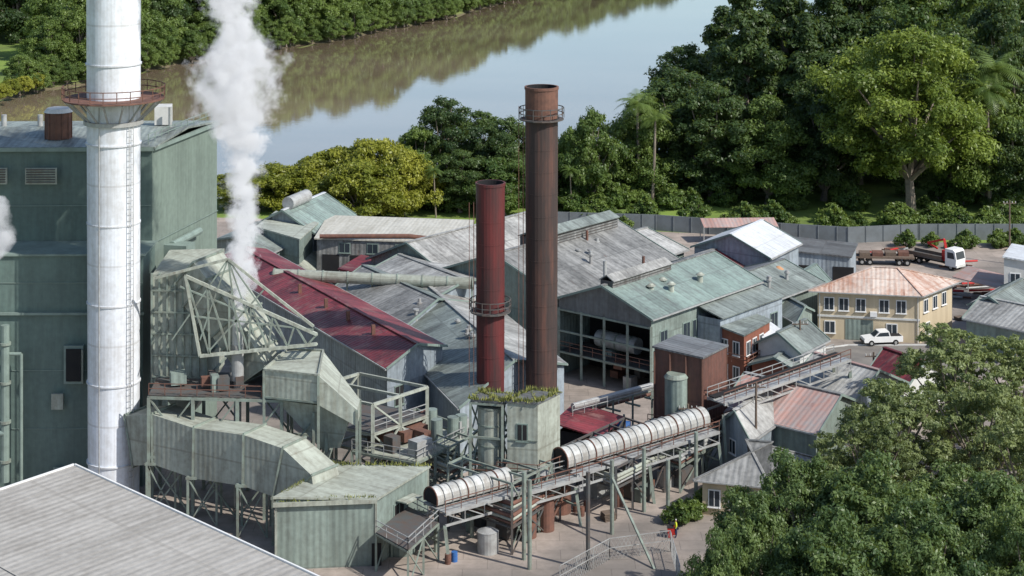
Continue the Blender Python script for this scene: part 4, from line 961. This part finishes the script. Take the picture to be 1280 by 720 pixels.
for (l,n,r),zs_,nx_ in [(((560,612),(640,640),(700,600)),[2.5,4],3),(((700,560),(770,585),(850,545)),[3,5],4),(((480,530),(560,560),(600,540)),[3,6],3),(((780,545),(850,565),(905,530)),[2.6,4.2],2),(((560,580),(640,605),(690,580)),[3,6],3)]:
    f_=foot(zs_[-1],l,n,r); frame(o,f_,0,zs_,nx=nx_,w=.22,mat=random.choice(['dsteel','steel']))
    for i in range(9):
        q=f_[0].lerp(f_[1],random.random()).lerp(f_[3].lerp(f_[2],random.random()),random.random())
        if random.random()<.35: o.tube('vessels',random.choice(['greenwall','gsteel','rustchim']),at(q,0),at(q,random.uniform(1.5,3.5)),random.uniform(.4,.9))
        else: o.box('plant',random.choice(['greenwall','gsteel','rustchim','dsteel','palegreen']),at(q,random.uniform(.6,1.2)),(random.uniform(.8,2.6),random.uniform(.8,1.6),random.uniform(1,2.2)),A50)
    for k in range(3):
        dz=.4+.35*k; o.pipe('pipes',random.choice(['gsteel','rustchim','palegreen']),[at(f_[3],zs_[0]+dz),at(f_[0],zs_[0]+dz),at(f_[1],zs_[0]+dz)],.1+.05*k)
for u,vb,vt in[(545,690,625),(590,672,600),(655,700,590),(662,712,600),(735,712,590),(765,668,575),(805,640,560),(835,650,575),(870,615,540)]:
    q=G(u,vb,0); o.tube('posts','steel' if u!=735 else 'dsteel',q,at(q,ZV(q.y,vt)),.2,n=8)
o.beam('raker','steel',G(818,712),at(G(765,668),5.5),.2)
o.done()
o=O('process_tank')
for u,v,r,h,mt in[(700,640,1.1,4,'rustchim'),(680,655,.9,5,'dsteel'),(500,690,1.4,3,'greenwall'),(610,690,1.0,2,'gsteel'),(625,560,1,6,'palegreen')]:
    q=G(u,v); o.tube('tank_'+mt,mt,q,q+V((0,0,h)),r,n=20); o.tube('tank_lids','gsteel',q+V((0,0,h)),q+V((0,0,h+.3)),r*1.03,r*.3,n=20)
o.done()
o=O('access_platform'); fr=foot(3.4,(470,668),(510,690),(548,655)); frame(o,fr,0,[3.4],nx=2,w=.2); o.slab('deck','dsteel',[at(q,3.6) for q in fr],.08); rail(o,[at(fr[3],3.6),at(fr[0],3.6),at(fr[1],3.6),at(fr[2],3.6)],1.1,'gsteel'); o.done()
o=O('perimeter_wall'); pw=[G(690,284),G(820,288),G(930,296),G(1060,304),G(1150,300),G(1290,300)]
for a,b in zip(pw[:-1],pw[1:]): 
    d=(b-a).normalized(); n=V((d.y,-d.x,0))*.08; o.hexa('panels','fence',[a-n,b-n,b+n,a+n],[x+V((0,0,2.6)) for x in(a-n,b-n,b+n,a+n)])
    L_=(b-a).length
    for i in range(int(L_/3)+1): q=a+d*min(L_,i*3)-V((0,.12,0)); o.beam('posts','fence',q,q+V((0,0,2.65)),.12)
o.done()
o=O('chainlink_fence'); pts=[G(700,735),G(762,700),G(838,690),G(850,735)]
rail(o,pts,2.0,'gsteel',.06,2.4)
for a,b in zip(pts[:-1],pts[1:]):
    n=int((b-a).length/.4)
    for i in range(n): 
        q=a.lerp(b,i/n); o.beam('mesh','gsteel',q,a.lerp(b,min(1,(i+3)/n))+V((0,0,2)),.025); o.beam('mesh','gsteel',q+V((0,0,2)),a.lerp(b,min(1,(i+3)/n)),.025)
o.done()
for u,vb,vt in[(945,600,478),(1092,505,440),(860,590,505),(1000,480,400),(1262,330,250)]:
    o=O('power_pole'); q=G(u,vb); zt=ZV(q.y,vt); o.tube('pole','wood',q,at(q,zt),.16,.11,n=8); o.beam('crossarm','wood',at(q,zt-.5)-V((1,0,0)),at(q,zt-.5)+V((1,0,0)),.12)
    for s in(-.9,-.4,.4,.9): o.tube('insulators','whitewall',at(q,zt-.45)+V((s,0,0)),at(q,zt-.2)+V((s,0,0)),.06,n=6)
    o.done()
for u,v in[(18,18),(-5,30)]:
    p=G(u,v); fpx=rect(p,.3,14,8); o=O('distant_house'); gable(o,fpx,3.2,5.4,'whitewall','whiteroof'); wins(o,fpx[0],fpx[1],[(2,1.2,1,2.2),(6,1.2,1,2.2),(10,1.2,1,2.2)]); o.done()

# ---------------------------------------------------------------- vehicles
def profile_ext(o,part,mat,prof_,c,ang,w):
    a=V((math.cos(ang),math.sin(ang),0));b=V((-a.y,a.x,0));c=V(c)
    Lp=[c+a*x+V((0,0,z))-b*w/2 for x,z in prof_];Rp=[q+b*w for q in Lp]
    o.poly(part,mat,Lp);o.poly(part,mat,Rp[::-1]);n=len(prof_)
    for i in range(n): j=(i+1)%n;o.poly(part,mat,[Lp[j],Lp[i],Rp[i],Rp[j]])
def wheel(o,c,ang,x,y,r=.38,w=.26):
    a=V((math.cos(ang),math.sin(ang),0));b=V((-a.y,a.x,0));q=V(c)+a*x+b*y+V((0,0,r)); o.tube('wheels','rubber',q-b*w/2,q+b*w/2,r,n=16); o.tube('hubs','gsteel',q-b*(w/2+.02),q+b*(w/2+.02),r*.5,n=12)
def pickup(c,ang,mat='white',name='parked_pickup_truck'):
    o=O(name)
    profile_ext(o,'body',mat,[(-2.6,.45),(2.55,.45),(2.65,.75),(2.55,1.0),(1.2,1.15),(-.55,1.15),(-2.6,1.15)],c,ang,1.8)
    profile_ext(o,'cab',mat,[(1.25,1.14),(.55,1.78),(-.75,1.82),(-.95,1.14)],c,ang,1.62)
    profile_ext(o,'side_glass','glass',[(1.0,1.2),(.5,1.66),(-.65,1.7),(-.8,1.2)],c,ang,1.66)
    a=V((math.cos(ang),math.sin(ang),0));b=V((-a.y,a.x,0));c=V(c)
    o.poly('windscreen','glass',[c+a*1.24-b*.7+V((0,0,1.2)),c+a*1.24+b*.7+V((0,0,1.2)),c+a*.64+b*.65+V((0,0,1.74)),c+a*.64-b*.65+V((0,0,1.74))])
    o.box('tray','dark',c-a*1.75+V((0,0,1.16)),(1.5,1.5,.04),ang)
    for x in(-1.6,1.65):
        for y in(-.82,.82): wheel(o,c,ang,x,y)
    o.box('bumper','dsteel',c+a*2.62+V((0,0,.55)),(.12,1.7,.25),ang)
    for y in(-.65,.65): o.box('headlights','whitewall',c+a*2.6+b*y+V((0,0,.85)),(.1,.3,.16),ang); o.box('tail_lights','redpaint',c-a*2.6+b*y*1.2+V((0,0,.9)),(.06,.15,.3),ang)
    o.done()
pickup(G(1102,430,.03),math.radians(188)); pickup(G(770,545,.03),1.2,'bluebin')
def truck(c,ang):
    o=O('crane_truck'); c=V(c); a=V((math.cos(ang),math.sin(ang),0));b=V((-a.y,a.x,0))
    profile_ext(o,'cab','white',[(2.2,.6),(4.1,.6),(4.2,1.7),(3.95,2.9),(3.6,3.15),(2.2,3.15)],c,ang,2.4)
    o.poly('windscreen','glass',[c+a*4.22-b*1.05+V((0,0,1.75)),c+a*4.22+b*1.05+V((0,0,1.75)),c+a*3.99+b*1.0+V((0,0,2.8)),c+a*3.99-b*1.0+V((0,0,2.8))])
    profile_ext(o,'side_glass','glass',[(2.6,1.8),(3.9,1.8),(3.7,2.7),(2.6,2.7)],c,ang,2.44)
    o.box('chassis','dark',c-a*1.2+V((0,0,.85)),(9,1,.3),ang); o.box('tray','dsteel',c-a*1.8+V((0,0,1.2)),(6.6,2.4,.2),ang)
    for s in(-1,1): o.box('tray_sides','wood',c-a*1.8+b*s*1.15+V((0,0,1.5)),(6.6,.08,.5),ang)
    o.box('bumper','whitewall',c+a*4.2+V((0,0,.7)),(.15,2.3,.35),ang)
    o.box('crane_base','redpaint',c+a*1.6+V((0,0,1.9)),(.7,1.4,1.6),ang); p=c+a*1.6+V((0,0,2.6)); o.beam('crane_boom','redpaint',p,p+V((0,0,1.6))-a*.4,.35); o.beam('crane_boom','redpaint',p+V((0,0,1.6))-a*.4,p+V((0,0,.6))-a*3.4,.3); o.beam('crane_boom','redpaint',p+V((0,0,.6))-a*3.4,p-a*1.6,.22)
    for x in(3.2,-2.6,-3.8):
        for y in(-1,1): wheel(o,c,ang,x,y,.5,.32)
    o.done()
truck(G(1172,332,.03),math.radians(-48))
o=O('flatbed_trailer'); c=G(1105,330,.03); o.box('deck','wood',c+V((0,0,1.2)),(9,2.4,.25),-.1)
for x in(-3.4,-2.2,2.2,3.4):
    for y in(-1,1): wheel(o,c,-.1,x,y,.48,.3)
for i in range(4): o.box('load','rustchim' if i%2 else 'wood',c+V((-3+2*i,.1*i,1.6)),(1.6,1.8,.6),-.1)
o.done()
def person(c,ang,top='hivis'):
    root=empty('worker'); root.location=c; root.rotation_euler=(0,0,ang)
    def sk(nm,pts,edges,rad,mat):
        me=bpy.data.meshes.new(nm); me.from_pydata(pts,edges,[]); ob=bpy.data.objects.new(nm,me); bpy.context.collection.objects.link(ob); ob.parent=root
        md=ob.modifiers.new('s','SKIN')
        for i,r in enumerate(rad): me.skin_vertices[0].data[i].radius=(r,r*.85)
        me.skin_vertices[0].data[0].use_root=True
        ob.modifiers.new('u','SUBSURF').levels=1; ob.modifiers['u'].render_levels=1; me.materials.append(M[mat])
    sk('legs',[(0,0,.95),(.1,0,.88),(.13,.04,.5),(.13,-.02,.08),(-.1,0,.88),(-.12,-.06,.5),(-.14,.05,.08),(.14,-.16,.04),(-.14,-.1,.04)],[(0,1),(1,2),(2,3),(0,4),(4,5),(5,6),(3,7),(6,8)],[.14,.1,.075,.05,.1,.075,.05,.045,.045],'navy')
    sk('torso',[(0,0,.95),(0,0,1.2),(0,0,1.42),(.19,0,1.42),(.25,.02,1.15),(.24,-.1,.93),(-.19,0,1.42),(-.26,.02,1.15),(-.23,-.08,.92)],[(0,1),(1,2),(2,3),(3,4),(4,5),(2,6),(6,7),(7,8)],[.15,.16,.15,.07,.055,.045,.07,.055,.045],top)
    sk('head',[(0,0,1.5),(0,-.01,1.6),(0,-.01,1.7)],[(0,1),(1,2)],[.06,.1,.085],'skin')
    sk('helmet',[(0,0,1.72),(0,0,1.77)],[(0,1)],[.13,.09],'white')
person(G(1045,478,.03),.5); person(G(845,672,.02),-1.5); person(G(1005,470,.02),2.4)
o=O('wheelie_bins')
for i,(u,v) in enumerate([(838,672),(842,668),(1030,455)]):
    q=G(u,v); o.hexa('bin_body','redpaint' if i<2 else 'bluebin',[q+V((x,y,.08)) for x,y in((-.22,-.25),(.22,-.25),(.22,.25),(-.22,.25))],[q+V((x,y,1)) for x,y in((-.3,-.33),(.3,-.33),(.3,.33),(-.3,.33))]); o.box('lids','dark',q+V((0,0,1.04)),(.64,.7,.08))
o.done()
o=O('stacked_pallets')
for u,v in[(780,615),(786,606),(905,470),(1120,395),(1135,398),(1160,405),(1225,345),(1200,400),(1215,402),(1010,300),(760,650)]:
    q=G(u,v)
    for k in range(random.randint(3,7)): o.box('pallets','wood',q+V((random.uniform(-.05,.05),0,.1+k*.16)),(1.2,1.1,.1),.4+random.uniform(-.1,.1)); o.box('pallets','wood',q+V((0,0,.03+k*.16)),(1.1,.1,.06),.4)
o.done()
o=O('scrap_steel_stack')
for u,v in[(1085,322),(1120,318),(1200,335),(1215,360),(1195,372),(1235,372),(900,318),(945,312)]:
    q=G(u,v)
    for k in range(7):
        an=random.uniform(-.5,.9); L_=random.uniform(1.5,4.5); d=V((math.cos(an),math.sin(an),0))*L_/2; c_=q+V((random.uniform(-1,1),random.uniform(-1,1),.15+.14*k))
        (o.tube('pipes_'+str(k%3),['rustchim','gsteel','redpaint'][k%3],c_-d,c_+d,random.uniform(.08,.2),n=8) if k%2 else o.beam('beams_'+str(k%3),['rustchim','gsteel','wood'][k%3],c_-d,c_+d,.22))
o.done()
o=O('steel_drums')
for u,v in[(720,640),(727,645),(733,638),(815,610),(1170,398),(1176,401),(560,705),(568,702),(1145,392)]:
    q=G(u,v); mt=random.choice(['bluebin','rustchim','gsteel']); o.tube('drum_'+mt,mt,q+V((0,0,.02)),q+V((0,0,.92)),.3,n=14)
    for z in(.3,.6): o.tube('hoops_'+mt,mt,q+V((0,0,z)),q+V((0,0,z+.03)),.32,n=14)
o.done()
for u,v in[(868,650),(880,640),(1015,590),(1040,580),(1060,560),(1035,470),(1010,500),(850,655)]: q=G(u,v); put('garden_shrub','shrub',q.x,q.y,random.uniform(.5,1.0))
